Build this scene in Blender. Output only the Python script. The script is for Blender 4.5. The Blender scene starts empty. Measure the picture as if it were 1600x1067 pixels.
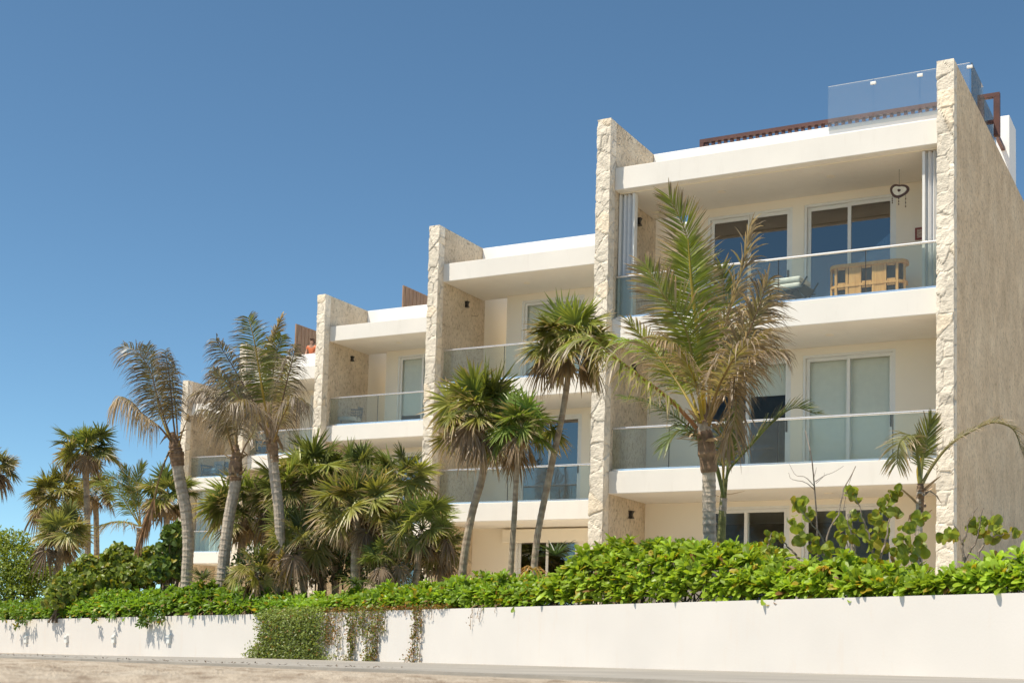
import bpy, math, random
import numpy as np
from mathutils import Vector, Matrix

# ------------------------------------------------------------------ scene, camera, sky, sun
sc = bpy.context.scene
COL = sc.collection
R_ = math.radians
rng = np.random.default_rng(7)
random.seed(7)

FPX, CX, CY = 2132.94, 821.96, 832.78           # focal length and principal point, photograph pixels
YAW, PITCH, ROLL = -.4889, .0834, -.0264

def cam_rows():
    f = np.array([math.sin(YAW)*math.cos(PITCH), math.cos(YAW)*math.cos(PITCH), math.sin(PITCH)])
    rt = np.array([math.cos(YAW), -math.sin(YAW), 0.]); dn = np.cross(f, rt)
    c, s = math.cos(ROLL), math.sin(ROLL)
    return np.array([c*rt+s*dn, -s*rt+c*dn, f])
RR = cam_rows()
cd = bpy.data.cameras.new('camera'); cam = bpy.data.objects.new('camera', cd); COL.objects.link(cam)
cam.matrix_world = Matrix(((RR[0][0], -RR[1][0], -RR[2][0], 0), (RR[0][1], -RR[1][1], -RR[2][1], 0),
                           (RR[0][2], -RR[1][2], -RR[2][2], 0), (0, 0, 0, 1)))
cd.sensor_width = 36; cd.lens = FPX/1600*36
cd.shift_x = (800-CX)/1600; cd.shift_y = (CY-533.5)/1600
cd.clip_end = 20000; cd.clip_start = .05
cd.dof.use_dof = True; cd.dof.focus_distance = 24; cd.dof.aperture_fstop = 3.2
sc.camera = cam

SUN_EL, SUN_AZ = 62, 38       # light travels towards +X +Y, 38 degrees off +Y
w = bpy.data.worlds.new('World'); sc.world = w; w.use_nodes = True
nt = w.node_tree
bg = nt.nodes['Background']; sky = nt.nodes.new('ShaderNodeTexSky')
sky.sky_type = 'NISHITA'; sky.sun_disc = False
sky.sun_elevation = R_(SUN_EL)
sky.sun_rotation = R_(180+SUN_AZ)
sky.air_density = .75; sky.dust_density = .0; sky.ozone_density = 1.6; sky.altitude = 1500
tint = nt.nodes.new('ShaderNodeMixRGB'); tint.blend_type = 'MULTIPLY'; tint.inputs[0].default_value = 1; tint.inputs[2].default_value = (.735, .925, .885, 1)
nt.links.new(sky.outputs[0], tint.inputs[1]); nt.links.new(tint.outputs[0], bg.inputs[0]); bg.inputs[1].default_value = .112
sl = bpy.data.lights.new('sun', 'SUN'); sun = bpy.data.objects.new('sun', sl); COL.objects.link(sun)
sl.energy = 4.2; sl.angle = R_(.5); sl.color = (1, .905, .76)
ld = Vector((math.sin(R_(SUN_AZ))*math.cos(R_(SUN_EL)), math.cos(R_(SUN_AZ))*math.cos(R_(SUN_EL)), -math.sin(R_(SUN_EL))))
sun.rotation_euler = ld.to_track_quat('-Z', 'Y').to_euler()
sc.view_settings.view_transform = 'Standard'; sc.view_settings.look = 'None'
sc.view_settings.exposure = .58; sc.view_settings.gamma = 1
sc.cycles.max_bounces = 10; sc.cycles.transparent_max_bounces = 16; sc.cycles.diffuse_bounces = 8

# ------------------------------------------------------------------ survey helpers: photo ray -> point in the place
def ray(x, y):
    return RR.T @ np.array([(x-CX)/FPX, (y-CY)/FPX, 1.])
def at(x, y, ax, v):
    d = ray(x, y); return d*(v/d[ax])
def dep(x, y, d):
    return ray(x, y)*d
def unit(v):
    v = np.asarray(v, float); return v/np.maximum(np.linalg.norm(v, axis=-1, keepdims=True), 1e-9)

# ------------------------------------------------------------------ mesh helpers
class MB:
    def __init__(s): s.v, s.f, s.c, s.n = [], [], [], 0
    def add(s, V, F, C=(.5, .5, .5)):
        V = np.asarray(V, float).reshape(-1, 3)
        for q in F:
            s.f.append(np.asarray(q, int)+s.n)
        C = np.asarray(C, float)
        s.c.append(np.broadcast_to(C, (len(V), 3)) if C.ndim == 1 else C)
        s.v.append(V); s.n += len(V); return s
    def box(s, x0, x1, y0, y1, z0, z1, C=(.5, .5, .5)):
        V = [(x, y, z) for z in (z0, z1) for y in (y0, y1) for x in (x0, x1)]
        return s.add(V, [np.array([(0, 2, 3, 1), (4, 5, 7, 6), (0, 1, 5, 4), (2, 6, 7, 3), (0, 4, 6, 2), (1, 3, 7, 5)])], C)
    def tube(s, P, r, C=(.5, .5, .5), k=6, cap=True):
        P = np.asarray(P, float); n = len(P); r = np.broadcast_to(np.asarray(r, float), (n,))
        T = unit(np.gradient(P, axis=0))
        ref = np.array([0, 0, 1.]) if abs(T[0][2]) < .9 else np.array([1., 0, 0])
        A = unit(np.cross(T, ref)); B = np.cross(T, A)
        th = np.arange(k)*2*np.pi/k
        V = P[:, None]+r[:, None, None]*(np.cos(th)[None, :, None]*A[:, None]+np.sin(th)[None, :, None]*B[:, None])
        i = np.arange(n-1)[:, None]*k; j = np.arange(k)[None]; j2 = (j+1) % k
        Q = np.stack([i+j, i+j2, i+k+j2, i+k+j], -1).reshape(-1, 4)
        F = [Q]
        if cap: F += [np.arange(k)[::-1][None], (np.arange(k)+(n-1)*k)[None]]
        C = np.asarray(C, float)
        if C.ndim == 2: C = np.repeat(C, k, 0)
        return s.add(V.reshape(-1, 3), F, C)
    def build(s, name, mat, parent=None, smooth=False):
        me = bpy.data.meshes.new(name)
        V = np.concatenate(s.v); loops, starts, tot = [], [], 0
        for q in s.f:
            q = q.reshape(-1, q.shape[-1]); starts.append(tot+np.arange(len(q))*q.shape[1]); loops.append(q.ravel()); tot += q.size
        loops = np.concatenate(loops); starts = np.concatenate(starts)
        me.vertices.add(len(V)); me.vertices.foreach_set('co', V.astype(np.float32).ravel())
        me.loops.add(len(loops)); me.loops.foreach_set('vertex_index', loops.astype(np.int32))
        me.polygons.add(len(starts)); me.polygons.foreach_set('loop_start', starts.astype(np.int32))
        ca = me.attributes.new('Col', 'FLOAT_COLOR', 'POINT')
        ca.data.foreach_set('color', np.concatenate([np.concatenate(s.c), np.ones((len(V), 1))], 1).astype(np.float32).ravel())
        me.update(calc_edges=True); me.validate()
        me.polygons.foreach_set('use_smooth', [bool(smooth)]*len(me.polygons))
        me.materials.append(mat)
        o = bpy.data.objects.new(name, me); COL.objects.link(o)
        if parent: o.parent = parent
        return o

def bevel(o, w=.01, seg=2):
    m = o.modifiers.new('edge', 'BEVEL'); m.width = w; m.segments = seg; m.limit_method = 'ANGLE'; return o
def thing(name, label, cat, loc=(0, 0, 0), group=None):
    o = bpy.data.objects.new(name, None); COL.objects.link(o); o.location = Vector(loc)
    return tag(o, label, cat, group)
def tag(o, label, cat, group=None):
    o['label'] = label; o['category'] = cat
    if group: o['group'] = group
    return o
def kind(o, k): o['kind'] = k; return o

def grid_noise(P, seed=0, scale=1.):
    """cheap smooth 3D value noise in [-1,1]"""
    P = np.asarray(P, float)*scale; i = np.floor(P).astype(np.int64); f = P-i; f = f*f*(3-2*f); out = 0
    for dx in (0, 1):
        for dy in (0, 1):
            for dz in (0, 1):
                h = ((i[..., 0]+dx)*374761393+(i[..., 1]+dy)*668265263+(i[..., 2]+dz)*2147483647+seed*974711) & 0xffffffff
                h = ((h ^ (h >> 13))*1274126177) & 0xffffffff; h = ((h ^ (h >> 16)) & 0xffff)/32767.5-1
                out = out+h*(f[..., 0] if dx else 1-f[..., 0])*(f[..., 1] if dy else 1-f[..., 1])*(f[..., 2] if dz else 1-f[..., 2])
    return out

def leaves(mb, O, D, N, L, W, us, ws, droop=0., curl=0., colA=(.1, .2, .03), colB=None, split=.6, fold=0.):
    """many leaf blades at once: base O, direction D, blade normal N, length L, width W"""
    O = np.asarray(O, float).reshape(-1, 3); n = len(O)
    D = unit(np.broadcast_to(D, (n, 3))); N = np.broadcast_to(N, (n, 3)); S = unit(np.cross(D, N)); N = unit(np.cross(S, D))
    L = np.broadcast_to(L, (n,))[:, None]; W = np.broadcast_to(W, (n,))[:, None]
    droop = np.broadcast_to(droop, (n,))[:, None]; curl = np.broadcast_to(curl, (n,))[:, None]
    split = np.broadcast_to(split, (n,))[:, None]
    colA = np.broadcast_to(np.asarray(colA, float), (n, 3)); colB = colA if colB is None else np.broadcast_to(np.asarray(colB, float), (n, 3))
    G = np.array([0, 0, -1.]); rows, cols = [], []
    for u, ww in zip(us, ws):
        c = O+D*L*u*(1-.25*np.clip(droop, 0, 1.2)*u)+G*L*droop*u**2.2+N*L*curl*u*u
        k = np.clip((u-split+.18)/.36, 0, 1); cc = colA*(1-k)+colB*k
        if fold: rows.append(np.stack([c-S*W*ww*.5+N*fold*W*ww, c, c+S*W*ww*.5+N*fold*W*ww], 1))
        else: rows.append(np.stack([c-S*W*ww*.5, c+S*W*ww*.5], 1))
        cols.append(np.repeat(cc[:, None], rows[-1].shape[1], 1))
    m = rows[0].shape[1]; K = len(us)*m
    V = np.concatenate(rows, 1); C = np.concatenate(cols, 1)
    q = []
    for r in range(len(us)-1):
        for j in range(m-1):
            q.append((r*m+j, r*m+j+1, (r+1)*m+j+1, (r+1)*m+j))
    F = (np.arange(n)[:, None, None]*K+np.array(q)[None]).reshape(-1, 4)
    mb.add(V.reshape(-1, 3), [F], C.reshape(-1, 3))

def spline(P, n):
    P = np.asarray(P, float); d = np.r_[0, np.cumsum(np.linalg.norm(np.diff(P, axis=0), axis=1))]; d /= d[-1]
    t = np.linspace(0, 1, n); m = np.gradient(P, d, axis=0, edge_order=1)
    i = np.clip(np.searchsorted(d, t, 'right')-1, 0, len(P)-2); h = (d[i+1]-d[i])[:, None]; s = ((t-d[i])[:, None])/h
    return (2*s**3-3*s**2+1)*P[i]+(s**3-2*s**2+s)*h*m[i]+(-2*s**3+3*s**2)*P[i+1]+(s**3-s**2)*h*m[i+1]

# ------------------------------------------------------------------ materials
def mat(name):
    m = bpy.data.materials.new(name); m.use_nodes = True
    n = m.node_tree.nodes; return m, n, m.node_tree.links, n['Principled BSDF']
def N(n, t, **k):
    o = n.new(t)
    for a, b in k.items():
        if a.startswith('i_'): o.inputs[int(a[2:]) if a[2:].isdigit() else a[2:]].default_value = b
        else: setattr(o, a, b)
    return o
def ramp(n, stops):
    r = n.new('ShaderNodeValToRGB'); e = r.color_ramp.elements
    while len(e) < len(stops): e.new(.5)
    for i, (p, c) in enumerate(stops): e[i].position = p; e[i].color = (*c, 1) if len(c) == 3 else c
    return r

def paint(name, base, var=.06, dirt=.0, dirtcol=(.45, .36, .27), rough=.75, bump=.15):
    m, n, l, p = mat(name)
    tc = N(n, 'ShaderNodeTexCoord')
    a = N(n, 'ShaderNodeTexNoise'); a.inputs['Scale'].default_value = .9; a.inputs['Detail'].default_value = 6
    b = N(n, 'ShaderNodeTexNoise'); b.inputs['Scale'].default_value = 38; b.inputs['Detail'].default_value = 4
    l.new(tc.outputs['Object'], a.inputs[0]); l.new(tc.outputs['Object'], b.inputs[0])
    r = ramp(n, [(.3, tuple(c*(1-var) for c in base)), (.7, tuple(min(.9, c*(1+var*.5)) for c in base))])
    l.new(a.outputs[0], r.inputs[0]); out = r.outputs[0]
    if dirt:
        mp = N(n, 'ShaderNodeMapping'); mp.inputs['Scale'].default_value = (5, 5, .8); l.new(tc.outputs['Object'], mp.inputs[0])
        d = N(n, 'ShaderNodeTexNoise'); d.inputs['Scale'].default_value = 1.2; d.inputs['Detail'].default_value = 8; d.inputs['Roughness'].default_value = .7
        l.new(mp.outputs[0], d.inputs[0])
        dr = ramp(n, [(.55, (0, 0, 0)), (.8, (dirt,)*3)]); l.new(d.outputs[0], dr.inputs[0])
        mx = N(n, 'ShaderNodeMixRGB'); l.new(dr.outputs[0], mx.inputs[0]); l.new(out, mx.inputs[1]); mx.inputs[2].default_value = (*dirtcol, 1); out = mx.outputs[0]
    l.new(out, p.inputs['Base Color']); p.inputs['Roughness'].default_value = rough
    bp = N(n, 'ShaderNodeBump'); bp.inputs['Strength'].default_value = bump; bp.inputs['Distance'].default_value = .006
    l.new(b.outputs[0], bp.inputs['Height']); l.new(bp.outputs[0], p.inputs['Normal'])
    return m
def plain(name, base, rough=.5, metal=0., var=.1, scale=8., spec=.5):
    m, n, l, p = mat(name)
    tc = N(n, 'ShaderNodeTexCoord'); a = N(n, 'ShaderNodeTexNoise'); a.inputs['Scale'].default_value = scale; a.inputs['Detail'].default_value = 4
    l.new(tc.outputs['Object'], a.inputs[0])
    r = ramp(n, [(.3, tuple(c*(1-var) for c in base)), (.7, tuple(min(1, c*(1+var)) for c in base))]); l.new(a.outputs[0], r.inputs[0])
    l.new(r.outputs[0], p.inputs['Base Color']); p.inputs['Roughness'].default_value = rough; p.inputs['Metallic'].default_value = metal
    p.inputs['Specular IOR Level'].default_value = spec
    return m
def wood(name, c0, c1, axis=2):
    m, n, l, p = mat(name); tc = N(n, 'ShaderNodeTexCoord'); mp = N(n, 'ShaderNodeMapping')
    s = [14, 14, 14]; s[axis] = 1.2; mp.inputs['Scale'].default_value = s; l.new(tc.outputs['Object'], mp.inputs[0])
    a = N(n, 'ShaderNodeTexNoise'); a.inputs['Scale'].default_value = 2; a.inputs['Detail'].default_value = 7; l.new(mp.outputs[0], a.inputs[0])
    r = ramp(n, [(.3, c0), (.7, c1)]); l.new(a.outputs[0], r.inputs[0]); l.new(r.outputs[0], p.inputs['Base Color']); p.inputs['Roughness'].default_value = .5
    return m
def glass(name, tint, ior, film=0., rough=0.):
    m, n, l, p = mat(name); n.remove(p); o = n['Material Output']
    t = N(n, 'ShaderNodeBsdfTransparent'); t.inputs[0].default_value = (*tint, 1)
    g = N(n, 'ShaderNodeBsdfGlossy'); g.inputs['Roughness'].default_value = rough; g.inputs[0].default_value = (.86, .83, .79, 1)
    f = N(n, 'ShaderNodeFresnel'); f.inputs[0].default_value = ior
    mx = N(n, 'ShaderNodeMixShader'); l.new(f.outputs[0], mx.inputs[0]); l.new(t.outputs[0], mx.inputs[1]); l.new(g.outputs[0], mx.inputs[2])
    if film:      # thin film of dried salt spray
        d = N(n, 'ShaderNodeBsdfDiffuse'); d.inputs[0].default_value = (.8, .84, .82, 1); m3 = N(n, 'ShaderNodeMixShader'); m3.inputs[0].default_value = film
        l.new(mx.outputs[0], m3.inputs[1]); l.new(d.outputs[0], m3.inputs[2]); mx = m3
    l.new(mx.outputs[0], o.inputs[0]); return m
def stone_side(name, streak, warm=(1, 1, 1), crack=.6):
    m, n, l, p = mat(name); tc = N(n, 'ShaderNodeTexCoord')
    wn = N(n, 'ShaderNodeTexNoise'); wn.inputs['Scale'].default_value = 3; l.new(tc.outputs['Object'], wn.inputs[0])
    ws = N(n, 'ShaderNodeVectorMath', operation='SCALE'); ws.inputs['Scale'].default_value = .22; l.new(wn.outputs['Color'], ws.inputs[0])
    ad = N(n, 'ShaderNodeVectorMath', operation='ADD'); l.new(tc.outputs['Object'], ad.inputs[0]); l.new(ws.outputs[0], ad.inputs[1])
    v = N(n, 'ShaderNodeTexVoronoi', feature='DISTANCE_TO_EDGE'); v.inputs['Scale'].default_value = 1.9; l.new(ad.outputs[0], v.inputs['Vector'])
    vc = N(n, 'ShaderNodeTexVoronoi'); vc.inputs['Scale'].default_value = 1.9; l.new(ad.outputs[0], vc.inputs['Vector'])
    big = N(n, 'ShaderNodeTexNoise'); big.inputs['Scale'].default_value = 1.1; big.inputs['Detail'].default_value = 7; big.inputs['Roughness'].default_value = .65
    l.new(tc.outputs['Object'], big.inputs[0])
    r = ramp(n, [(.28, (.56, .455, .32)), (.5, (.68, .57, .42)), (.72, (.77, .675, .52))]); l.new(big.outputs[0], r.inputs[0])
    ct = ramp(n, [(0, tuple(.9*c for c in warm)), (1, tuple(1.05*c for c in warm))]); l.new(vc.outputs['Color'], ct.inputs[0])
    mu = N(n, 'ShaderNodeMixRGB', blend_type='MULTIPLY'); mu.inputs[0].default_value = 1; l.new(r.outputs[0], mu.inputs[1]); l.new(ct.outputs[0], mu.inputs[2])
    e = ramp(n, [(.0, (1, 1, 1)), (.028, (0, 0, 0))]); l.new(v.outputs['Distance'], e.inputs[0])
    gate = N(n, 'ShaderNodeTexNoise'); gate.inputs['Scale'].default_value = 2.3; gate.inputs['Detail'].default_value = 3; l.new(tc.outputs['Object'], gate.inputs[0])
    gr = ramp(n, [(.5, (0, 0, 0)), (.66, (crack,)*3)]); l.new(gate.outputs[0], gr.inputs[0])
    cr = N(n, 'ShaderNodeMath', operation='MULTIPLY'); l.new(e.outputs[0], cr.inputs[0]); l.new(gr.outputs[0], cr.inputs[1])
    mx = N(n, 'ShaderNodeMixRGB'); l.new(cr.outputs[0], mx.inputs[0]); l.new(mu.outputs[0], mx.inputs[1]); mx.inputs[2].default_value = (.2, .15, .1, 1); out = mx.outputs[0]
    mp = N(n, 'ShaderNodeMapping'); mp.inputs['Scale'].default_value = (6, 6, 2.); l.new(tc.outputs['Object'], mp.inputs[0])
    st = N(n, 'ShaderNodeTexNoise'); st.inputs['Scale'].default_value = 1.6; st.inputs['Detail'].default_value = 9; st.inputs['Roughness'].default_value = .72; l.new(mp.outputs[0], st.inputs[0])
    sr = ramp(n, [(.42, (0, 0, 0)), (.72, (streak,)*3)]); l.new(st.outputs[0], sr.inputs[0])
    m2 = N(n, 'ShaderNodeMixRGB'); l.new(sr.outputs[0], m2.inputs[0]); l.new(out, m2.inputs[1]); m2.inputs[2].default_value = (.42, .31, .20, 1)
    pm = N(n, 'ShaderNodeMapping'); pm.inputs['Scale'].default_value = (20, 20, 11); l.new(tc.outputs['Object'], pm.inputs[0])
    pt = N(n, 'ShaderNodeTexNoise'); pt.inputs['Scale'].default_value = 1.; pt.inputs['Detail'].default_value = 5; pt.inputs['Roughness'].default_value = .6; l.new(pm.outputs[0], pt.inputs[0])
    pr = ramp(n, [(.36, (.62, .6, .57)), (.47, (1, 1, 1)), (.7, (1.06, 1.05, 1.04))]); l.new(pt.outputs[0], pr.inputs[0])
    m5 = N(n, 'ShaderNodeMixRGB', blend_type='MULTIPLY'); m5.inputs[0].default_value = .9; l.new(m2.outputs[0], m5.inputs[1]); l.new(pr.outputs[0], m5.inputs[2])
    l.new(m5.outputs[0], p.inputs['Base Color']); p.inputs['Roughness'].default_value = .9
    fn = N(n, 'ShaderNodeTexNoise'); fn.inputs['Scale'].default_value = 14; fn.inputs['Detail'].default_value = 8; l.new(mp.outputs[0] if streak > .5 else tc.outputs['Object'], fn.inputs[0])
    h = N(n, 'ShaderNodeMath', operation='MULTIPLY_ADD'); l.new(cr.outputs[0], h.inputs[0]); h.inputs[1].default_value = -1.2; l.new(fn.outputs[0], h.inputs[2])
    bp = N(n, 'ShaderNodeBump'); bp.inputs['Strength'].default_value = .9; bp.inputs['Distance'].default_value = .035; l.new(h.outputs[0], bp.inputs['Height']); l.new(bp.outputs[0], p.inputs['Normal'])
    return m
def attr_mat(name, rough=.5, trans=0., varamt=.25, vscale=6., bump=0., spec=.4, bscale=40.):
    """colour from the mesh's own 'Col' attribute with a little mottling; optional leaf translucency"""
    m, n, l, p = mat(name); a = N(n, 'ShaderNodeAttribute', attribute_name='Col'); tc = N(n, 'ShaderNodeTexCoord')
    x = N(n, 'ShaderNodeTexNoise'); x.inputs['Scale'].default_value = vscale; x.inputs['Detail'].default_value = 5; l.new(tc.outputs['Object'], x.inputs[0])
    r = ramp(n, [(.25, (1-varamt,)*3), (.75, (1+varamt,)*3)]); l.new(x.outputs[0], r.inputs[0])
    mu = N(n, 'ShaderNodeMixRGB', blend_type='MULTIPLY'); mu.inputs[0].default_value = 1; l.new(a.outputs['Color'], mu.inputs[1]); l.new(r.outputs[0], mu.inputs[2])
    l.new(mu.outputs[0], p.inputs['Base Color']); p.inputs['Roughness'].default_value = rough; p.inputs['Specular IOR Level'].default_value = spec
    if bump:
        y = N(n, 'ShaderNodeTexNoise'); y.inputs['Scale'].default_value = bscale; y.inputs['Detail'].default_value = 6; l.new(tc.outputs['Object'], y.inputs[0])
        bp = N(n, 'ShaderNodeBump'); bp.inputs['Strength'].default_value = bump; bp.inputs['Distance'].default_value = .02; l.new(y.outputs[0], bp.inputs['Height']); l.new(bp.outputs[0], p.inputs['Normal'])
    if trans:
        t = N(n, 'ShaderNodeBsdfTranslucent')
        hs = N(n, 'ShaderNodeMixRGB', blend_type='MULTIPLY'); hs.inputs[0].default_value = 1; l.new(mu.outputs[0], hs.inputs[1]); hs.inputs[2].default_value = (1.5, 1.35, .7, 1)
        l.new(hs.outputs[0], t.inputs[0]); mx = N(n, 'ShaderNodeMixShader'); mx.inputs[0].default_value = trans
        l.new(p.outputs[0], mx.inputs[1]); l.new(t.outputs[0], mx.inputs[2]); l.new(mx.outputs[0], n['Material Output'].inputs[0])
    return m

M = dict(
    fascia=paint('painted_render', (.81, .775, .71), .05, .2, (.5, .45, .38)),
    parapet=paint('white_render', (.86, .85, .83), .03, .06),
    wall=paint('cream_render', (.835, .77, .645), .03),
    ceiling=paint('cream_ceiling', (.84, .775, .655), .03, bump=.05),
    garden_wall=paint('white_garden_wall', (.70, .662, .615), .045, .35, (.66, .54, .43)),
    floor=plain('pale_floor_tile', (.84, .78, .68), .5),
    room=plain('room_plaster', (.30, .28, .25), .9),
    frame=plain('white_aluminium', (.74, .74, .71), .35, var=.03),
    metal=plain('brushed_aluminium', (.78, .79, .80), .25, .85, .05),
    black=plain('black_lamp_metal', (.018, .017, .016), .45),
    shutter=plain('white_shutter_slats', (.78, .79, .80), .4, var=.03),
    teal_shutter=plain('pale_teal_shutter', (.50, .60, .60), .4, var=.03),
    steel=plain('rust_brown_steel', (.105, .04, .028), .5, var=.25, scale=3),
    blind=plain('grey_blind_cloth', (.86, .85, .78), .9, var=.03),
    side=stone_side('limestone_cladding', .35), side_out=stone_side('weathered_limestone', .4, (1.16, 1.07, .96), .15),  # outer copy: streaked, plus a warm lift offsetting blue skylight on that face
    stone=attr_mat('cut_limestone', .9, 0, .16, 9, .7, .2, 30.),
    leaf=attr_mat('palm_leaf', .42, .33, .25, 5, spec=.45), gloss=attr_mat('fleshy_leaf', .42, .38, .25, 9, spec=.38),
    trunk=attr_mat('palm_bark', .9, 0, .3, 14, .6, .2, 26.), twig=attr_mat('twig_bark', .85, 0, .25, 20),
    cloth=attr_mat('cloth', .8, 0, .12, 12), skin=attr_mat('skin', .55, 0, .05, 10),
    pane=glass('reflective_window_glass', (.5, .54, .55), 2.75), pane_clear=glass('window_glass', (.955, .97, .955), 1.25),
    rail_glass=glass('green_tinted_glass', (.885, .93, .91), 1.28, .045), roof_glass=glass('clear_screen_glass', (.975, .985, .99), 1.35, .06),
    teak=wood('honey_wood', (.52, .27, .085), (.74, .43, .16)), screen=wood('weathered_timber', (.27, .15, .085), (.46, .28, .16)),
)

# ------------------------------------------------------------------ ground
WB = dep(1600, 1062, 14.0); WH = .896
def wall_dir(px, py):
    d = ray(px, py); return d/np.linalg.norm(d[:2])
DR = wall_dir(-855, 993.7); DL = wall_dir(-1425, 1001.5)
def meet(P, d, px):
    """point of the line P + s d that the vertical plane through photo column px cuts"""
    r = ray(px, 1000); A = np.array([[d[0], -r[0]], [d[1], -r[1]]]); s, t = np.linalg.solve(A, -P[:2]); return P+d*s
WJ = meet(WB, DR, 402); WR = WB-DR*9; WL = meet(WJ, DL, -160)
NR = unit(np.array([-DR[1], DR[0], 0]))*-1; NR = NR if NR[1] > 0 else -NR
NL = unit(np.array([DL[1], -DL[0], 0])); NL = NL if NL[1] > 0 else -NL
def ground_z(x, y):
    s = np.clip((x-WB[0])*DR[0]+(y-WB[1])*DR[1], -12, 48); return WB[2]+s*DR[2]
def wall_at(px):
    """foot of the garden wall at photo column px: point, along-wall direction, inward normal"""
    return (meet(WB, DR, px), DR, NR) if px > 402 else (meet(WJ, DL, px), DL, NL)
def wdepth(px): return float(wall_at(px)[0] @ RR[2])
def top_z(px): return float(wall_at(px)[0][2]+WH)

k = np.linspace(-1, 1, 381); warp = np.sign(k)*(np.abs(k)*9+np.abs(k)**7*4000)
gx, gy = np.meshgrid(warp-6, warp+6)
gz = ground_z(gx, gy)
near = np.exp(-((gx+3)**2+(gy-5)**2)/260)
P3 = np.stack([gx, gy, gx*0], -1)
dist_wall = (np.stack([gx, gy], -1)-WB[:2]) @ NR[:2]
band = np.clip((-dist_wall-7.4)/.7, 0, 1)
gz = gz-.014+near*band*(grid_noise(P3, 3, 1.7)*.022+grid_noise(P3, 5, 4.)*.02+grid_noise(P3, 6, 9.)*.014)
n = len(k); idx = np.arange(n*n).reshape(n, n)
Q = np.stack([idx[:-1, :-1], idx[:-1, 1:], idx[1:, 1:], idx[1:, :-1]], -1).reshape(-1, 4)
m, nn, l, p = mat('beach_sand')
tc = N(nn, 'ShaderNodeTexCoord')
a = N(nn, 'ShaderNodeTexNoise'); a.inputs['Scale'].default_value = 2.2; a.inputs['Detail'].default_value = 8; l.new(tc.outputs['Object'], a.inputs[0])
b = N(nn, 'ShaderNodeTexNoise'); b.inputs['Scale'].default_value = 60; b.inputs['Detail'].default_value = 5; l.new(tc.outputs['Object'], b.inputs[0])
r = ramp(nn, [(.3, (.38, .31, .235)), (.5, (.50, .43, .34)), (.72, (.58, .515, .42))]); l.new(a.outputs[0], r.inputs[0])
r2 = ramp(nn, [(.3, (.72, .7, .68)), (.6, (1, 1, 1))]); l.new(b.outputs[0], r2.inputs[0])
mu = N(nn, 'ShaderNodeMixRGB', blend_type='MULTIPLY'); mu.inputs[0].default_value = 1; l.new(r.outputs[0], mu.inputs[1]); l.new(r2.outputs[0], mu.inputs[2])
c3 = N(nn, 'ShaderNodeTexNoise'); c3.inputs['Scale'].default_value = 5.; c3.inputs['Detail'].default_value = 9; c3.inputs['Roughness'].default_value = .7; l.new(tc.outputs['Object'], c3.inputs[0])
r3 = ramp(nn, [(.5, (0, 0, 0)), (.62, (.85,)*3)]); l.new(c3.outputs[0], r3.inputs[0])      # dark patches: debris, plus painted shade for clods the sun barely models
m4 = N(nn, 'ShaderNodeMixRGB'); l.new(r3.outputs[0], m4.inputs[0]); l.new(mu.outputs[0], m4.inputs[1]); m4.inputs[2].default_value = (.23, .175, .125, 1)
l.new(m4.outputs[0], p.inputs['Base Color']); p.inputs['Roughness'].default_value = .95; p.inputs['Specular IOR Level'].default_value = .15
bp = N(nn, 'ShaderNodeBump'); bp.inputs['Distance'].default_value = .03; bp.inputs['Strength'].default_value = .8; l.new(b.outputs[0], bp.inputs['Height']); l.new(bp.outputs[0], p.inputs['Normal'])
sand_mat = m
kind(MB().add(np.stack([gx, gy, gz], -1).reshape(-1, 3), [Q]).build('beach_sand', sand_mat, smooth=True), 'structure')

# paved path along the garden wall
def strip(pts_in, pts_out, dz0, dz1, name, material):
    mb = MB(); a = np.array(pts_in, float); b = np.array(pts_out, float)
    V = np.concatenate([np.c_[a[:, :2], a[:, 2]+dz1], np.c_[b[:, :2], b[:, 2]+dz1], np.c_[b[:, :2], b[:, 2]+dz0]]); n = len(a)
    i = np.arange(n-1)
    F = np.concatenate([np.stack([i, i+1, i+1+n, i+n], -1), np.stack([i+n, i+1+n, i+1+2*n, i+2*n], -1)])
    return mb.add(V, [F]).build(name, material)
path_mat = paint('path_concrete', (.34, .315, .275), .22, .5, (.30, .265, .22), .9, .5)
ks = np.linspace(0, 1, 60)
inn = [WR+(WJ-WR)*t for t in ks]+[WJ+(WL-WJ)*t for t in ks[1:]]
jit = np.cumsum(rng.normal(0, .03, 119)); jit -= np.linspace(jit[0], jit[-1], 119)
out = [P-(NR*(6.9+.012*i+jit[i])) for i, P in enumerate(inn)]
for q in out: q[2] = float(ground_z(q[0], q[1]))
kind(strip(inn, out, -.06, .012, 'path', path_mat), 'structure')

# raised garden soil behind the wall, up to the building and beyond
mb = MB()
Pn = [WR+NR*.12, WJ+NR*.12, WL+NL*.12]
far = [np.array([60, 60, 0]), np.array([-60, 160, 0]), np.array([-190, 120, 0.])]
rowsV = []
for t in np.linspace(0, 1, 40):
    tt = t*t
    for s in np.linspace(0, 1, 60):
        i = 0 if s < .5 else 1; u = (s-.5*i)*2
        A = Pn[i]*(1-u)+Pn[i+1]*u; B = far[i]*(1-u)+far[i+1]*u
        z = A[2]+WH-.09+.02*np.sin(9*s+3*t); P = A*(1-tt)+B*tt; rowsV.append((P[0], P[1], z*(1-min(1, t*2))+.42*min(1, t*2)-.0))
ii = np.arange(39)[:, None]*60+np.arange(59)[None]
mb.add(rowsV, [np.stack([ii, ii+1, ii+61, ii+60], -1).reshape(-1, 4)])
kind(mb.build('garden_soil', paint('pale_garden_sand', (.56, .49, .39), .2, .3, (.3, .24, .16), .95, .8), smooth=True), 'structure')  # unseen ground kept pale to bounce sunlight up onto the balcony ceilings

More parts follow.
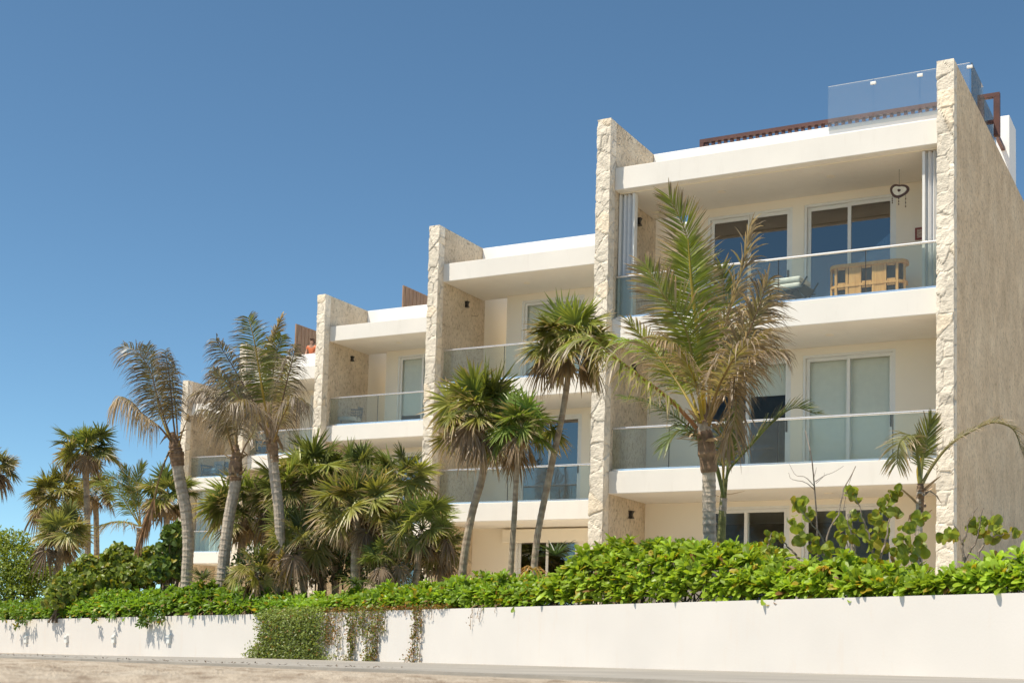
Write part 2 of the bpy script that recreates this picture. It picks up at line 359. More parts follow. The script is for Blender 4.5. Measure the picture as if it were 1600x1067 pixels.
# garden wall in two straight runs
gw = thing('garden_wall', 'long low white garden wall between the path and the hedge', 'wall', WJ)
def wall_run(A, B, nrm, th=.24):
    A = np.array(A); B = np.array(B); n = 60; t = np.linspace(0, 1, n)[:, None]; F = A+(B-A)*t; K = F+nrm*th
    lo = np.array([0, 0, -.25]); hi = np.array([0, 0, WH]); V = np.concatenate([F+lo, F+hi, K+hi, K+lo]); i = np.arange(n-1); fs = []
    for j in range(3): fs.append(np.stack([i+j*n, i+1+j*n, i+1+(j+1)*n, i+(j+1)*n], -1))
    mb = MB(); mb.add(V-WJ, fs+[np.array([[0, n, 2*n, 3*n]]), np.array([[n-1, 4*n-1, 3*n-1, 2*n-1]])]); return mb
wall_run(WR, WJ, NR).build('wall_run', M['garden_wall'], gw)
wall_run(WJ-DL*.02, WL, NL, .23).build('wall_run', M['garden_wall'], gw)

# small white wall outlets
for i, (px, py) in enumerate(((42, 998), (105, 998), (179, 998), (265, 998))):
    P = wall_at(px)[0]; P = np.array([P[0], P[1], at(px, py, 0, P[0])[2]]); rt = -DL*np.array([1, 1, 0]); rt = rt/np.linalg.norm(rt)
    t = thing('wall_light', ['leftmost small white box light on the garden wall', 'second small white box light from the left on the garden wall',
              'third small white box light from the left on the garden wall', 'small white box light on garden wall nearest the creeper'][i], 'light', P, 'small box lights on the garden wall')
    for nm, (w0, h0, d0, d1), mt in (('housing', (.06, .09, .0, .05), 'frame'), ('hood', (.065, .015, .05, .07), 'frame')):
        mb = MB(); V = []
        for zz in (-h0, h0):
            for yy in (d0, d1):
                for xx in (-w0, w0): V.append(rt*xx-NL*yy+np.array([0, 0, zz+(.05 if nm == 'hood' else 0)]))
        mb.add(V, [np.array([(0, 2, 3, 1), (4, 5, 7, 6), (0, 1, 5, 4), (2, 6, 7, 3), (0, 4, 6, 2), (1, 3, 7, 5)])]); mb.build(nm, M[mt], t)

# ------------------------------------------------------------------ the apartment building
FX = [-4.88, -12.116, -19.544, -26.975, -34.41, -41.85]          # right faces of the stone fin walls
FY = [26.2, 26.2, 31.2, 36.1, 41.1, 46.1]                         # their front faces
UY = [None, 26.468, 31.46, 36.41, 41.4, 46.4]                     # fascia plane of each stepped bay
FT, ZT, ZG = .325, 11.51, .2
bld = thing('apartment_building', 'stepped three storey cream apartment building with stone fin walls and glass balconies', 'building', (0, 30, 0))
BO = np.array([0, 30, 0.])
def B_(mb, name, m, parent=None, bv=0):
    for v in mb.v: v -= BO
    o = mb.build(name, m, parent or bld)
    if bv: bevel(o, bv)
    return o
def sub(mb, name, m, parent):
    for v in mb.v: v -= BO
    return mb.build(name, m, parent)

def fin(j):
    xr, yf = FX[j], FY[j]; xl = xr-FT; back = yf+(15 if j == 0 else 2.62)
    st = .028; zs = np.arange(ZG, ZT+.001, st); nz = len(zs); zs = zs*1.0; zs[-1] = ZT
    side = np.r_[np.arange(0, .3, st), .3]
    px = np.r_[[xl]*len(side), np.linspace(xl, xr, 13)[1:-1], [xr]*len(side)]
    py = np.r_[yf+side[::-1], [yf]*11, yf+side]
    n = len(px); nx = np.r_[[-1.]*len(side), [0.]*11, [1.]*len(side)]; ny = np.r_[[0.]*len(side), [-1.]*11, [0.]*len(side)]
    nx[len(side)-1] = -.7; ny[len(side)-1] = -.7; nx[len(side)+11] = .7; ny[len(side)+11] = -.7
    arc = np.r_[0, np.cumsum(np.hypot(np.diff(px), np.diff(py)))]
    A, Z = np.meshgrid(arc, zs)
    r = np.random.default_rng(40+j); pts = []
    z = ZG-.2
    while z < ZT+.4:
        h = r.uniform(.15, .40); nst = r.choice([2, 3, 3, 4]); xs = np.sort(r.uniform(0, arc[-1], nst)); xs = np.linspace(.08, arc[-1]-.08, nst)+r.uniform(-.12, .12, nst)
        for x in xs: pts.append((x, z+h/2+r.uniform(-.13, .13)))
        z += h
    pts = np.array(pts); dx = np.abs(A[..., None]-pts[:, 0])*1.15; dz = np.abs(Z[..., None]-pts[:, 1])
    wob = grid_noise(np.stack([A*4, Z*4, A*0+j], -1), 9)*.05
    d = (dx**2.6+dz**2.6)**(1/2.6)+wob[..., None]*0; o = np.argpartition(d, 1, axis=-1)[..., :2]
    dd = np.take_along_axis(d, o, -1); swap = dd[..., 0] > dd[..., 1]
    i1 = np.where(swap, o[..., 1], o[..., 0]); f1 = dd.min(-1); f2 = dd.max(-1)
    edge = np.clip((f2-f1+grid_noise(np.stack([A*7, Z*7, A*0+j*3], -1), 4)*.03)/.034, 0, 1)
    rc = r.uniform(0, 1, len(pts))[i1]; rs = r.normal(0, 1, (len(pts), 2))[i1]
    cz = pts[i1]; loc = (A-cz[..., 0])*rs[..., 0]*.045+(Z-cz[..., 1])*rs[..., 1]*.04
    P = np.stack([A, Z, A*0+j*5.], -1)
    hgt = (rc-.5)*.016+loc*.5-(1-edge)*.016+grid_noise(P, 2, 9)*.006+grid_noise(P, 3, 24)*.005
    fade = np.clip(np.minimum(A, arc[-1]-A)/.06, 0, 1); hgt = hgt*fade
    hgt[-1] *= .3
    X = px[None]+nx[None]*hgt; Y = py[None]+ny[None]*hgt
    ton = grid_noise(P, 12, 1.6)*.07+grid_noise(P, 13, 6)*.05
    base = np.array([.78, .70, .575])[None, None]*(1+ton[..., None]+(rc[..., None]-.5)*.16)
    warm = (rc > .86)[..., None]; base = np.where(warm, base*np.array([1.0, .95, .88]), base)
    gate = np.clip(grid_noise(P, 21, 3.)*1.6+.75, 0, 1)[..., None]
    C = base*(1-(1-edge[..., None])*gate*.36)
    idx = np.arange(nz*n).reshape(nz, n)
    Q = np.stack([idx[:-1, :-1], idx[:-1, 1:], idx[1:, 1:], idx[1:, :-1]], -1).reshape(-1, 4)
    top = idx[-1][None]
    mb = MB(); mb.add(np.stack([X, Y, Z], -1).reshape(-1, 3), [Q, top], C.reshape(-1, 3))
    fo = B_(mb, 'stone_fin_wall', M['stone'])
    mb = MB(); mb.box(xl, xr, yf+.3, back, ZG, ZT-.004); sub(mb, 'stone_side_facing', M['side_out' if j == 0 else 'side'], fo)
for j in range(6): fin(j)
for j in range(1, 6):
    y0 = FY[j]+2.63; xr = FX[j]-.004; xl = FX[j]-FT+.004; pass
    B_(MB().box(xl, xr, y0, FY[j]+14, ZG, 10.47), 'side_wall', M['wall'])

LV = {1: (.45, 3.2, 3.32), 2: (3.80, 6.45, 6.61), 3: (7.13, 9.79, 9.975)}   # floor, door head, ceiling
def lamp(x, y, z):
    mb = MB(); prof = [(-.085, .06), (-.03, .042), (0, .036), (.03, .042), (.085, .06)]
    V = []; 
    for zz, hw in prof: V += [(x, y-hw, z+zz), (x+.03+hw*1.2, y-hw, z+zz), (x+.03+hw*1.2, y+hw, z+zz), (x, y+hw, z+zz)]
    F = [(a*4+b, a*4+(b+1) % 4, a*4+4+(b+1) % 4, a*4+4+b) for a in range(4) for b in range(4)]
    mb.add(V, [np.array(F), np.array([[3, 2, 1, 0], [16, 17, 18, 19]])]); B_(mb, 'wall_lamp', M['black'])

def door(x0, x1, y, z0, z1, glass_m, blind=None):
    mb = MB(); t = .055; xm = (x0+x1)/2
    mb.box(x0, x0+t, y-.02, y+.1, z0, z1).box(x1-t, x1, y-.02, y+.1, z0, z1).box(x0+t, x1-t, y-.02, y+.1, z1-t, z1).box(x0+t, x1-t, y-.02, y+.1, z0, z0+.04)
    fr = B_(mb, 'sliding_door', M['frame'])
    for s, (a, b, yy) in enumerate(((x0+t, xm+.05, y+.055), (xm-.05, x1-t, y+.01))):
        a += .002; b -= .002
        st = .075; mb = MB(); za, zb = z0+.042, z1-t-.002
        mb.box(a, a+st, yy, yy+.04, za, zb).box(b-st, b, yy, yy+.04, za, zb).box(a+st, b-st, yy, yy+.04, zb-st, zb).box(a+st, b-st, yy, yy+.04, za, za+.09)
        sub(mb, 'door_leaf', M['frame'], fr)
        mb = MB(); mb.box(a+st, b-st, yy+.017, yy+.023, za+.09, zb-st); sub(mb, 'glass_pane', glass_m, fr)
    mb = MB().box(x1-t-.055, x1-t-.03, y-.035, y+.008, z0+1.0, z0+1.25); sub(mb, 'handle', M['black'], fr)
    if blind:
        for (a, b, f) in ((x0+t, xm, blind[0]), (xm, x1-t, blind[1])):
            if f: sub(MB().box(a+.01, b-.005, y+.16, y+.164, z1-t-(z1-z0)*f, z1-t), 'roller_blind', M['blind'], fr)

def balustrade(x0, x1, y, z0, joints, sh=.93):
    xs = [x0]+[x0+(x1-x0)*t for t in joints]+[x1]
    o = B_(MB().box(x0, x1, y-.02, y+.03, z0-.02, z0+.065), 'balustrade', M['metal'])      # base channel
    for a, b in zip(xs[:-1], xs[1:]): sub(MB().box(a+.008, b-.008, y, y+.012, z0+.067, z0+sh), 'glass_panel', M['rail_glass'], o)
    sub(MB().tube([(x0, y+.006, z0+sh+.02), (x1, y+.006, z0+sh+.02)], .027, k=12), 'handrail', M['metal'], o)
    for xx in xs[1:-1]: sub(MB().box(xx-.007, xx+.007, y-.003, y+.015, z0+.067, z0+sh-.01), 'joint_seal', M['black'], o)

def zigzag(x0, x1, y, z0, z1, pitch, depth, parent_name='storm_shutter', m='shutter'):
    n = max(4, int((x1-x0)/pitch)); xs = np.linspace(x0, x1, n+1); V, F = [], []
    for i, x in enumerate(xs):
        yy = y+(depth if i % 2 else 0); V += [(x, yy, z0), (x, yy, z1), (x, yy+.012, z0), (x, yy+.012, z1)]
    for i in range(n):
        a = i*4; F += [(a, a+4, a+5, a+1), (a+2, a+3, a+7, a+6)]
    mb = MB(); mb.add(V, [np.array(F)]); o = B_(mb, parent_name, M[m])
    for a in (x0-.02, x1-.03): sub(MB().box(a, a+.05, y-.012, y+depth+.02, z0, z1), 'shutter_post', M['frame'], o)

for u in range(1, 6):
    xl = FX[u]; xr = FX[u-1]-FT; y = UY[u]; yb = y+2.03; e = .003
    # slabs and roof
    B_(MB().box(xl+e, xr-e, y, yb+.19, 9.975, 10.475), 'roof_fascia', M['fascia'], bv=.012)
    B_(MB().box(xl+.92, xr-e, yb+.193, y+11, 9.975, 10.475).box(xl+e, xl+.917, yb+3.41, y+11, 9.975, 10.475), 'roof_deck', M['ceiling'])
    B_(MB().box(xl+e, xr-e, y+2.13, y+2.33, 10.478, 11.506), 'parapet', M['parapet'], bv=.015)
    B_(MB().box(xl+.93, xr-e, y+2.335, y+11, 10.478, 10.53), 'roof_terrace', M['floor'])
    B_(MB().box(xl+e, xr-e, y, y+11, 6.61, 7.125), 'balcony_slab', M['fascia'], bv=.012)
    B_(MB().box(xl+e, xr-e, y, y+11, 3.32, 3.81), 'balcony_slab', M['fascia'], bv=.012)
    B_(MB().box(xl+e, xr-e, y-.3, y+11, ZG-.2, .45), 'ground_slab', M['floor'])
    for lv in (3, 2):
        z0 = LV[lv][0]+.002
        B_(MB().box(xl+e*2, xr-e*2, y+.22, yb-.01, z0-.0, z0+.006), 'balcony_floor', M['floor'])
    for lv in (1, 2, 3):
        z0, zd, zc = LV[lv]; zc -= .002
        d1 = (xl+1.40, xl+3.37); d2 = (xl+3.63, xl+5.62)
        ax = xl+.92 if lv == 3 else xl+e
        wb = MB()
        wb.box(ax, d1[0], yb, yb+.2, z0, zc).box(d1[1], d2[0], yb, yb+.2, z0, zc).box(d2[1], xr-e, yb, yb+.2, z0, zc)
        wb.box(d1[0], d1[1], yb, yb+.2, zd, zc).box(d2[0], d2[1], yb, yb+.2, zd, zc)
        B_(wb, 'rear_wall', M['wall'])
        if lv == 3:   # stair recess beside the fin wall
            B_(MB().box(xl+e, ax-.004, yb+3.2, yb+3.4, z0, zc).box(ax+.0, ax+.15, yb+.203, yb+3.4, z0, zc), 'stair_recess', M['wall'])
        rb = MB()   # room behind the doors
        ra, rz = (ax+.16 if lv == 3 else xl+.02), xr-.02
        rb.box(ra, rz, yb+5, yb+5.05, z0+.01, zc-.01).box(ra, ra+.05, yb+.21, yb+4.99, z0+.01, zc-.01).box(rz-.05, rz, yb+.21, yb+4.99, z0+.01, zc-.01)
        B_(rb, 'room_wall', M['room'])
        if u == 1 and lv == 2: bl = ((.0, .28), (1, 1))
        elif lv == 3 and u in (2, 3): bl = ((.75, .75), (.3, .3))
        else: bl = (None, None)
        gm = M['pane'] if lv == 3 and u == 1 else (M['pane_clear'] if u == 1 else M['pane'])
        for dd, b in zip((d1, d2), bl): door(dd[0], dd[1], yb+.04, z0+.005, zd, gm if not (u > 1 and lv == 3) else M['pane_clear'], b)
        if not (lv == 2 and u > 9):
            lamp(xl+.0, y+1.27 if lv == 3 else y+1.15, LV[lv][2]-.335)
        if lv > 1:
            jt = {(1, 2): (.19, .535, .87), (1, 3): (.27, .53, .79)}.get((u, lv), (.27, .53, .95) if lv == 3 else (.3, .77))
            balustrade(xl+.01, xr-.012, y+.15, z0-.0, jt)
# ceiling discs
for u in range(1, 4):
    for lv in (1, 2, 3):
        mb = MB()
        for xx in (2.1, 4.5):
            x, yy, z = FX[u]+xx, UY[u]+1.0, LV[lv][2]-.012; th = np.arange(20)*np.pi/10
            V = np.concatenate([np.c_[x+.09*np.cos(th), yy+.09*np.sin(th), th*0+z], np.c_[x+.09*np.cos(th), yy+.09*np.sin(th), th*0+z+.02]])
            i = np.arange(20); mb.add(V, [np.stack([i, (i+1) % 20, (i+1) % 20+20, i+20], -1), i[None]])
        B_(mb, 'ceiling_vent', M['ceiling'])
# folded storm shutters of the top balcony, shutter box of bay 2, closed shutter of bay 5
zigzag(FX[0]-FT-.35, FX[0]-FT-.05, 26.70, 7.2, 9.94, .045, .13)
zigzag(FX[1]+.04, FX[1]+.37, 26.70, 7.2, 9.94, .045, .13)
zigzag(FX[5]+.06, FX[5]+5.7, UY[5]+.6, 3.87, 6.58, .14, .09, m='teal_shutter')
B_(MB().box(FX[1]+.02, FX[0]-FT-.02, 26.69, 26.73, 9.955, 9.973), 'shutter_track', M['wall'])
B_(MB().box(FX[2]+1.06, FX[1]-FT-.01, UY[2]+1.85, UY[2]+2.027, 2.90, 3.27), 'shutter_box', M['wall'], bv=.01)

# roof screen glass with clips
mb = MB(); gx0 = -8.0; gxs = [-8.0, -7.01, -6.02, -5.0]
for a, b_ in zip(gxs[:-1], gxs[1:]): mb.box(a+.006, b_-.006, UY[1]+2.10, UY[1]+2.114, 11.40, 12.40)
rg = B_(mb, 'roof_screen', M['roof_glass'])
for x in gxs[1:]: bevel(sub(MB().box(x-.06, x+.06, UY[1]+2.085, UY[1]+2.129, 12.28, 12.34), 'clip', M['frame'], rg), .008)
mb = MB()
for a in (-4.97,): mb.box(a, a+.014, UY[1]+2.12, UY[1]+3.5, 11.515, 12.40)
mb.box(-4.97, -4.956, UY[1]+3.52, UY[1]+5.2, 11.515, 12.2)
sub(mb, 'return_glass', M['roof_glass'], rg)
# rusty brown pergola frame on the roof of the first bay
yP = 30.6; xA, xB = -11.75, -4.72
mb = MB().box(xA, xB, yP, yP+.12, 12.41, 12.50).box(xA, xA+.1, yP+.002, yP+.118, 10.5, 12.408).box(xB-.13, xB, yP+.002, yP+.118, 11.52, 12.408)
pg = B_(mb, 'pergola', M['steel'])
mb = MB()
Pb = at(1543, 172, 1, yP+.2); mb.box(Pb[0]-.08, Pb[0], yP+.125, yP+4, Pb[2]-.1, Pb[2]).box(xA, xA+.1, yP+.125, yP+4, 12.33, 12.49)
sub(mb, 'pergola_beam', M['steel'], pg)
mb = MB()
for x in np.arange(xA+.14, xB-1.2, .16): mb.box(x, x+.07, yP+.02, yP+.10, 11.9, 12.408)
mb.box(xA+.101, xB-.131, yP+.03, yP+.09, 11.82, 11.898)
sub(mb, 'pergola_slat', M['steel'], pg)
# white stair head on the roof edge
Ps = at(1576, 180, 0, -4.92)
mb = MB().box(-5.22, -4.9, Ps[1], Ps[1]+1.0, 11.515, Ps[2]); B_(mb, 'stair_head', M['parapet'], bv=.015)
Pq = at(1575, 265, 0, -4.9); mb = MB().box(-6.2, -5.225, Ps[1]+.1, Ps[1]+1.0, 10.54, 12.2); B_(mb, 'stair_head', M['parapet'], bv=.015)
# timber screens between roof terraces
for (px, py, u) in ((629, 446, 3), (461.5, 506, 4)):
    Pt = at(px, py, 1, UY[u]+4.0); mb = MB(); x = Pt[0]
    for q in range(40):
        yy = Pt[1]+q*.125; mb.box(x, x+.05+.012*(q % 2), yy, yy+.119, 10.535, Pt[2]-.05*(q*0)-.0)
    B_(mb, 'timber_screen', M['screen'])

# ------------------------------------------------------------------ things on the balconies
zf = LV[3][0]+.01
t = thing('wooden_bar', 'honey coloured wooden bar cabinet with rounded ends and glass doors on top balcony', 'bar cabinet')
yC = 27.35
pL = at(1293, 430, 1, yC); pR = at(1417, 430, 1, yC+.1); zt = at(1380, 406, 1, yC)[2]; t.location = Vector(((pL[0]+pR[0])/2, yC, zf)); OC = np.array(t.location)
hw = (pR[0]-pL[0])/2; H = zt-zf; dpt = .5
def rounded(hwx, d, r, n=6):
    pts = []
    for cx_, cy_, a0 in ((hwx-r, r, -90), (hwx-r, d-r, 0), (-hwx+r, d-r, 90), (-hwx+r, r, 180)):
        for q in range(n+1): a = R_(a0+90*q/n); pts.append((cx_+r*math.cos(a), cy_+r*math.sin(a)))
    return np.array(pts)
def prism(mb, pts, z0, z1, C=(.5, .5, .5)):
    n = len(pts); i = np.arange(n); V = np.concatenate([np.c_[pts, i*0+z0], np.c_[pts, i*0+z1]])
    mb.add(V, [np.stack([i, (i+1) % n, (i+1) % n+n, i+n], -1), i[::-1][None], (i+n)[None]], C); return mb
top = rounded(hw, dpt, .22); ins = rounded(hw-.03, dpt-.06, .2)+np.array([0, .03]); core = rounded(hw-.1, dpt-.2, .14)+np.array([0, .1])
prism(MB(), top, H-.07, H).build('counter_top', M['teak'], t)
prism(MB(), ins, 0, .08).build('plinth', M['teak'], t)
prism(MB(), rounded(hw-.015, dpt-.03, .21)+np.array([0, .015]), H*.47, H*.47+.05).build('middle_rail', M['teak'], t)
prism(MB(), core, .08, H-.07).build('inner_box', plain('bar_inside', (.03, .024, .02), .35), t)
W2 = 2*hw
for a, b_ in ((.27, .40), (.60, .72)): MB().box(-hw+a*W2, -hw+b_*W2, .028, .1, .08, H-.07).build('panel', M['teak'], t)
mb = MB()
for a in (.105, .245, .415, .585, .735, .885): mb.box(-hw+a*W2-.025, -hw+a*W2+.025, .022, .07, .081, H-.071)
for a in (.03, .965): mb.box(-hw+a*W2-.02, -hw+a*W2+.02, .12, .17, .081, H-.071)
mb.build('door_post', M['teak'], t)
mb = MB()
for a, b_ in ((.13, .22), (.44, .56), (.76, .86)):
    for za, zb in ((.085, H*.47-.003), (H*.47+.053, H-.075)):
        for q in (za, zb-.04): mb.box(-hw+a*W2, -hw+b_*W2, .03, .062, q, q+.04)
mb.build('door_rail', M['teak'], t)
mb = MB()
for a, b_ in ((.13, .22), (.44, .56), (.76, .86)): mb.box(-hw+a*W2, -hw+b_*W2, .05, .055, .09, H-.08)
mb.build('glass_door', M['pane_clear'], t)

def sofa(name, label, loc, rz, frame_c, cush_c, sc_=1., pillow=None):
    t = thing(name, label, 'chair', loc); t.rotation_euler = (0, 0, rz); t.scale = (sc_,)*3
    fr = MB(); fr.box(-.36, .36, -.33, .33, .22, .30, frame_c)
    o = fr.build('seat', M['cloth'], t); bevel(o, .02)
    mb = MB(); mb.box(-.36, .36, .28, .37, .28, .82, frame_c); o = mb.build('backrest', M['cloth'], t); bevel(o, .03); o.rotation_euler = (-.12, 0, 0)
    for s in (-1, 1):
        mb = MB(); mb.box(s*.37-.03, s*.37+.03, -.34, .34, .55, .60, frame_c); bevel(mb.build('armrest', M['cloth'], t), .01)
        for yy in (-.3, .3): MB().tube([(s*.36, yy, 0), (s*.37, yy, .56)], .02, frame_c).build('leg', M['cloth'], t)
    mb = MB(); mb.box(-.33, .33, -.31, .27, .302, .44, cush_c); bevel(mb.build('seat_cushion', M['cloth'], t), .05, 4)
    if pillow:
        mb = MB(); mb.box(-.24, .24, .14, .26, .45, .82, pillow); o = mb.build('pillow', M['cloth'], t); bevel(o, .05, 4); o.rotation_euler = (-.12, 0, 0)
    return t
P = at(1250, 450, 1, 27.3)
t = thing('lounge_chair', 'dark blue reclining chair with a white cushion beside the bar cabinet', 'chair', (P[0], 27.3, zf)); t.rotation_euler = (0, 0, R_(84))
nav = (.03, .055, .075); wht = (.72, .72, .66)
for s in (-1, 1):
    MB().tube([(s*.3, .45, .0), (s*.3, -.05, .38), (s*.3, -.4, .0)], .018, nav, 8).build('leg', M['cloth'], t)
    MB().tube([(s*.3, .5, .37), (s*.3, -.1, .36), (s*.3, -.28, .62)], .02, nav, 8).build('side_rail', M['cloth'], t)
    MB().tube([(s*.34, .25, .36), (s*.34, -.2, .40)], .022, nav, 8).build('armrest', M['cloth'], t)
mb = MB().box(-.28, .28, -.05, .5, .36, .385, nav); mb.build('sling_seat', M['cloth'], t)
mb = MB(); mb.add([(-.28, -.06, .37), (.28, -.06, .37), (.28, -.2, .47), (-.28, -.2, .47), (-.28, -.08, .35), (.28, -.08, .35), (.28, -.22, .45), (-.28, -.22, .45)], [np.array([(0, 1, 2, 3), (4, 7, 6, 5), (0, 3, 7, 4), (1, 5, 6, 2), (2, 6, 7, 3), (0, 4, 5, 1)])], nav); mb.build('backrest', M['cloth'], t)
for zz in (.47, .60): 
    o = MB().box(-.3, .3, -.12, .56, zz-.06, zz+.06, wht).build('cushion', M['cloth'], t); bevel(o, .045, 4)
P = at(546, 656, 1, UY[3]+1.0); t = thing('rattan_chair', 'round grey wicker tub chair on third balcony from the right', 'chair', (P[0], UY[3]+1., LV[3][0]+.01)); t.rotation_euler = (0, 0, R_(200))
th = np.linspace(R_(-215), R_(35), 30); gr = (.22, .21, .19)
for q, (rad, z) in enumerate(((.42, .42), (.43, .52), (.44, .62), (.43, .72))): MB().tube(np.c_[rad*np.cos(th+R_(0)), rad*np.sin(th), th*0+z+.05*np.sin((th-th[0])/(th[-1]-th[0])*np.pi)], .016 if q < 3 else .03, gr, 6).build('wicker_band', M['cloth'], t)
for a in range(12):
    aa = R_(-215)+R_(250)*a/11; MB().tube([(.4*math.cos(aa), .4*math.sin(aa), .3), (.44*math.cos(aa), .44*math.sin(aa), .76)], .012, gr).build('wicker_stay', M['cloth'], t)
prism(MB(), .4*np.c_[np.cos(np.arange(20)*np.pi/10), np.sin(np.arange(20)*np.pi/10)], .28, .4, (.5, .5, .46)).build('seat', M['cloth'], t)
for a in range(4): aa = R_(45+90*a); MB().tube([(.3*math.cos(aa), .3*math.sin(aa), 0), (.32*math.cos(aa), .32*math.sin(aa), .3)], .02, gr).build('leg', M['cloth'], t)
blu = (.04, .11, .19)
P = at(334, 740, 1, UY[5]+1.0); sofa('armchair', 'blue balcony armchair with a patterned grey pillow on the leftmost balcony', (P[0], UY[5]+1., LV[3][0]+.01), R_(0), blu, (.08, .17, .26), 1.15, (.35, .38, .40))
P = at(405, 700, 1, UY[4]+1.0); sofa('armchair', 'dark blue armchair on the balcony behind the coconut palm pair', (P[0], UY[4]+1., LV[3][0]+.01), R_(-25), blu, (.05, .13, .24), 1.1)

# agate wind chime
P = at(1405, 298, 2, 9.3)
P = at(1405, 298, 1, 27.6)
t = thing('wind_chime', 'agate slice wind chime hanging from the top balcony ceiling', 'wind chime', P)
def blob(rx, rz, n=36, s=1.):
    a = np.arange(n)*2*np.pi/n; rr = 1+.09*np.sin(3*a+1)+.06*np.sin(2*a+2.2)-.12*np.exp(-((a-1.6)/.3)**2); return np.c_[rx*s*rr*np.cos(a), rz*s*rr*np.sin(a)]
def slab(mb, pts, y0, y1, C):
    n = len(pts); i = np.arange(n); V = np.concatenate([np.c_[pts[:, 0], i*0+y0, pts[:, 1]], np.c_[pts[:, 0], i*0+y1, pts[:, 1]]])
    mb.add(V, [np.stack([i, (i+1) % n, (i+1) % n+n, i+n], -1), i[None], (i+n)[::-1][None]], C); return mb
pl = plain('agate_rind', (.09, .04, .02), .4); pc = plain('agate_cream', (.80, .74, .60), .35, var=.15, scale=14)
slab(MB(), blob(.185, .15), -.012, .012, (.1, .05, .03)).build('agate_rind', pl, t)
slab(MB(), blob(.135, .10), -.016, .016, (.6, .5, .4)).build('agate_slice', pc, t)
slab(MB(), blob(.032, .032), -.02, .02, (.1, .05, .03)).build('agate_core', pl, t)
MB().tube([(0, 0, .12), (0, 0, 9.97-P[2])], .004, (.1, .1, .1)).build('cord', M['black'], t)
for xx, ln in ((-.14, .14), (-.01, .19), (.13, .26)):
    MB().tube([(xx, 0, -.08), (xx, 0, -.1-ln)], .003).build('bead_string', M['black'], t)
    for q in range(3): prism(MB(), .012*np.c_[np.cos(np.arange(8)*np.pi/4), np.sin(np.arange(8)*np.pi/4)]+np.array([xx, 0]), -.12-ln*(q+1)/3.2, -.095-ln*(q+1)/3.2).build('bead', pl, t)
# small red framed sign beside the shutter
P = at(1436.5, 365, 1, UY[1]+2.0); t = thing('framed_sign', 'small red framed sign on the wall by the folded white shutter', 'sign', (P[0], UY[1]+2.02, P[2]))
MB().box(-.09, .09, -.02, 0, -.13, .13).build('frame', plain('red_frame', (.22, .035, .02), .5), t)
MB().box(-.05, .05, -.024, -.0202, -.09, .09).build('face', plain('sign_face', (.45, .33, .25), .6, var=.4, scale=30), t)

# person in an orange top at the roof edge of the fourth bay
P = at(486.2, 549, 1, UY[4]+2.55)
def skinned(name, verts, edges, radii, parent, m, c, sub_=2):
    me = bpy.data.meshes.new(name); me.from_pydata(verts, edges, []); o = bpy.data.objects.new(name, me); COL.objects.link(o); o.parent = parent
    s = o.modifiers.new('skin', 'SKIN'); s.use_smooth_shade = True
    for q, rd in enumerate(radii): me.skin_vertices[0].data[q].radius = (rd, rd) if not isinstance(rd, tuple) else rd
    me.skin_vertices[0].data[0].use_root = True
    o.modifiers.new('sub', 'SUBSURF').levels = sub_; o.modifiers['sub'].render_levels = sub_
    me.materials.append(plain(name+'_colour', c, .6, var=.05)); return o
t = thing('person', 'person in an orange top leaning on the white roof parapet', 'person', (P[0], UY[4]+2.62, 10.535)); t.rotation_euler = (0, 0, R_(10))
V = [(0, 0, .93), (0, 0, 1.12), (0, -.02, 1.34), (0, -.04, 1.45), (0, -.06, 1.53), (0, -.075, 1.60), (.17, -.02, 1.38), (.22, -.08, 1.14), (.15, -.26, 1.0), (.1, -.34, .99), (-.17, -.02, 1.38), (-.22, -.08, 1.14), (-.15, -.26, 1.0), (-.1, -.34, .99),
     (.1, 0, .86), (.11, -.01, .48), (.11, .01, .08), (.11, -.13, .04), (-.1, 0, .86), (-.11, -.01, .48), (-.11, .01, .08), (-.11, -.13, .04)]
Ed = [(0, 1), (1, 2), (2, 3), (3, 4), (4, 5), (2, 6), (6, 7), (7, 8), (8, 9), (2, 10), (10, 11), (11, 12), (12, 13), (0, 14), (14, 15), (15, 16), (16, 17), (0, 18), (18, 19), (19, 20), (20, 21)]
rd = [(.15, .11), (.125, .095), (.14, .1), .055, .075, .085, .06, .045, .036, .03, .06, .045, .036, .03, .085, .06, .042, .035, .085, .06, .042, .035]
skinned('body', V, Ed, rd, t, None, (.42, .23, .15))
V = [(0, 0, .9), (0, 0, 1.12), (0, -.02, 1.36), (.17, -.02, 1.38), (.205, -.06, 1.24), (-.17, -.02, 1.38), (-.205, -.06, 1.24)]
skinned('orange_top', V, [(0, 1), (1, 2), (2, 3), (3, 4), (2, 5), (5, 6)], [(.165, .125), (.14, .11), (.155, .112), .072, .06, .072, .06], t, None, (.62, .16, .05))
V = [(0, 0, .9), (.1, 0, .84), (.11, -.01, .5), (-.1, 0, .84), (-.11, -.01, .5)]
skinned('shorts', V, [(0, 1), (1, 2), (0, 3), (3, 4)], [(.155, .115), .098, .08, .098, .08], t, None, (.10, .11, .14))
skinned('hair', [(0, -.035, 1.60), (0, -.03, 1.66), (0, .0, 1.56)], [(0, 1), (0, 2)], [.088, .07, .06], t, None, (.09, .045, .025))

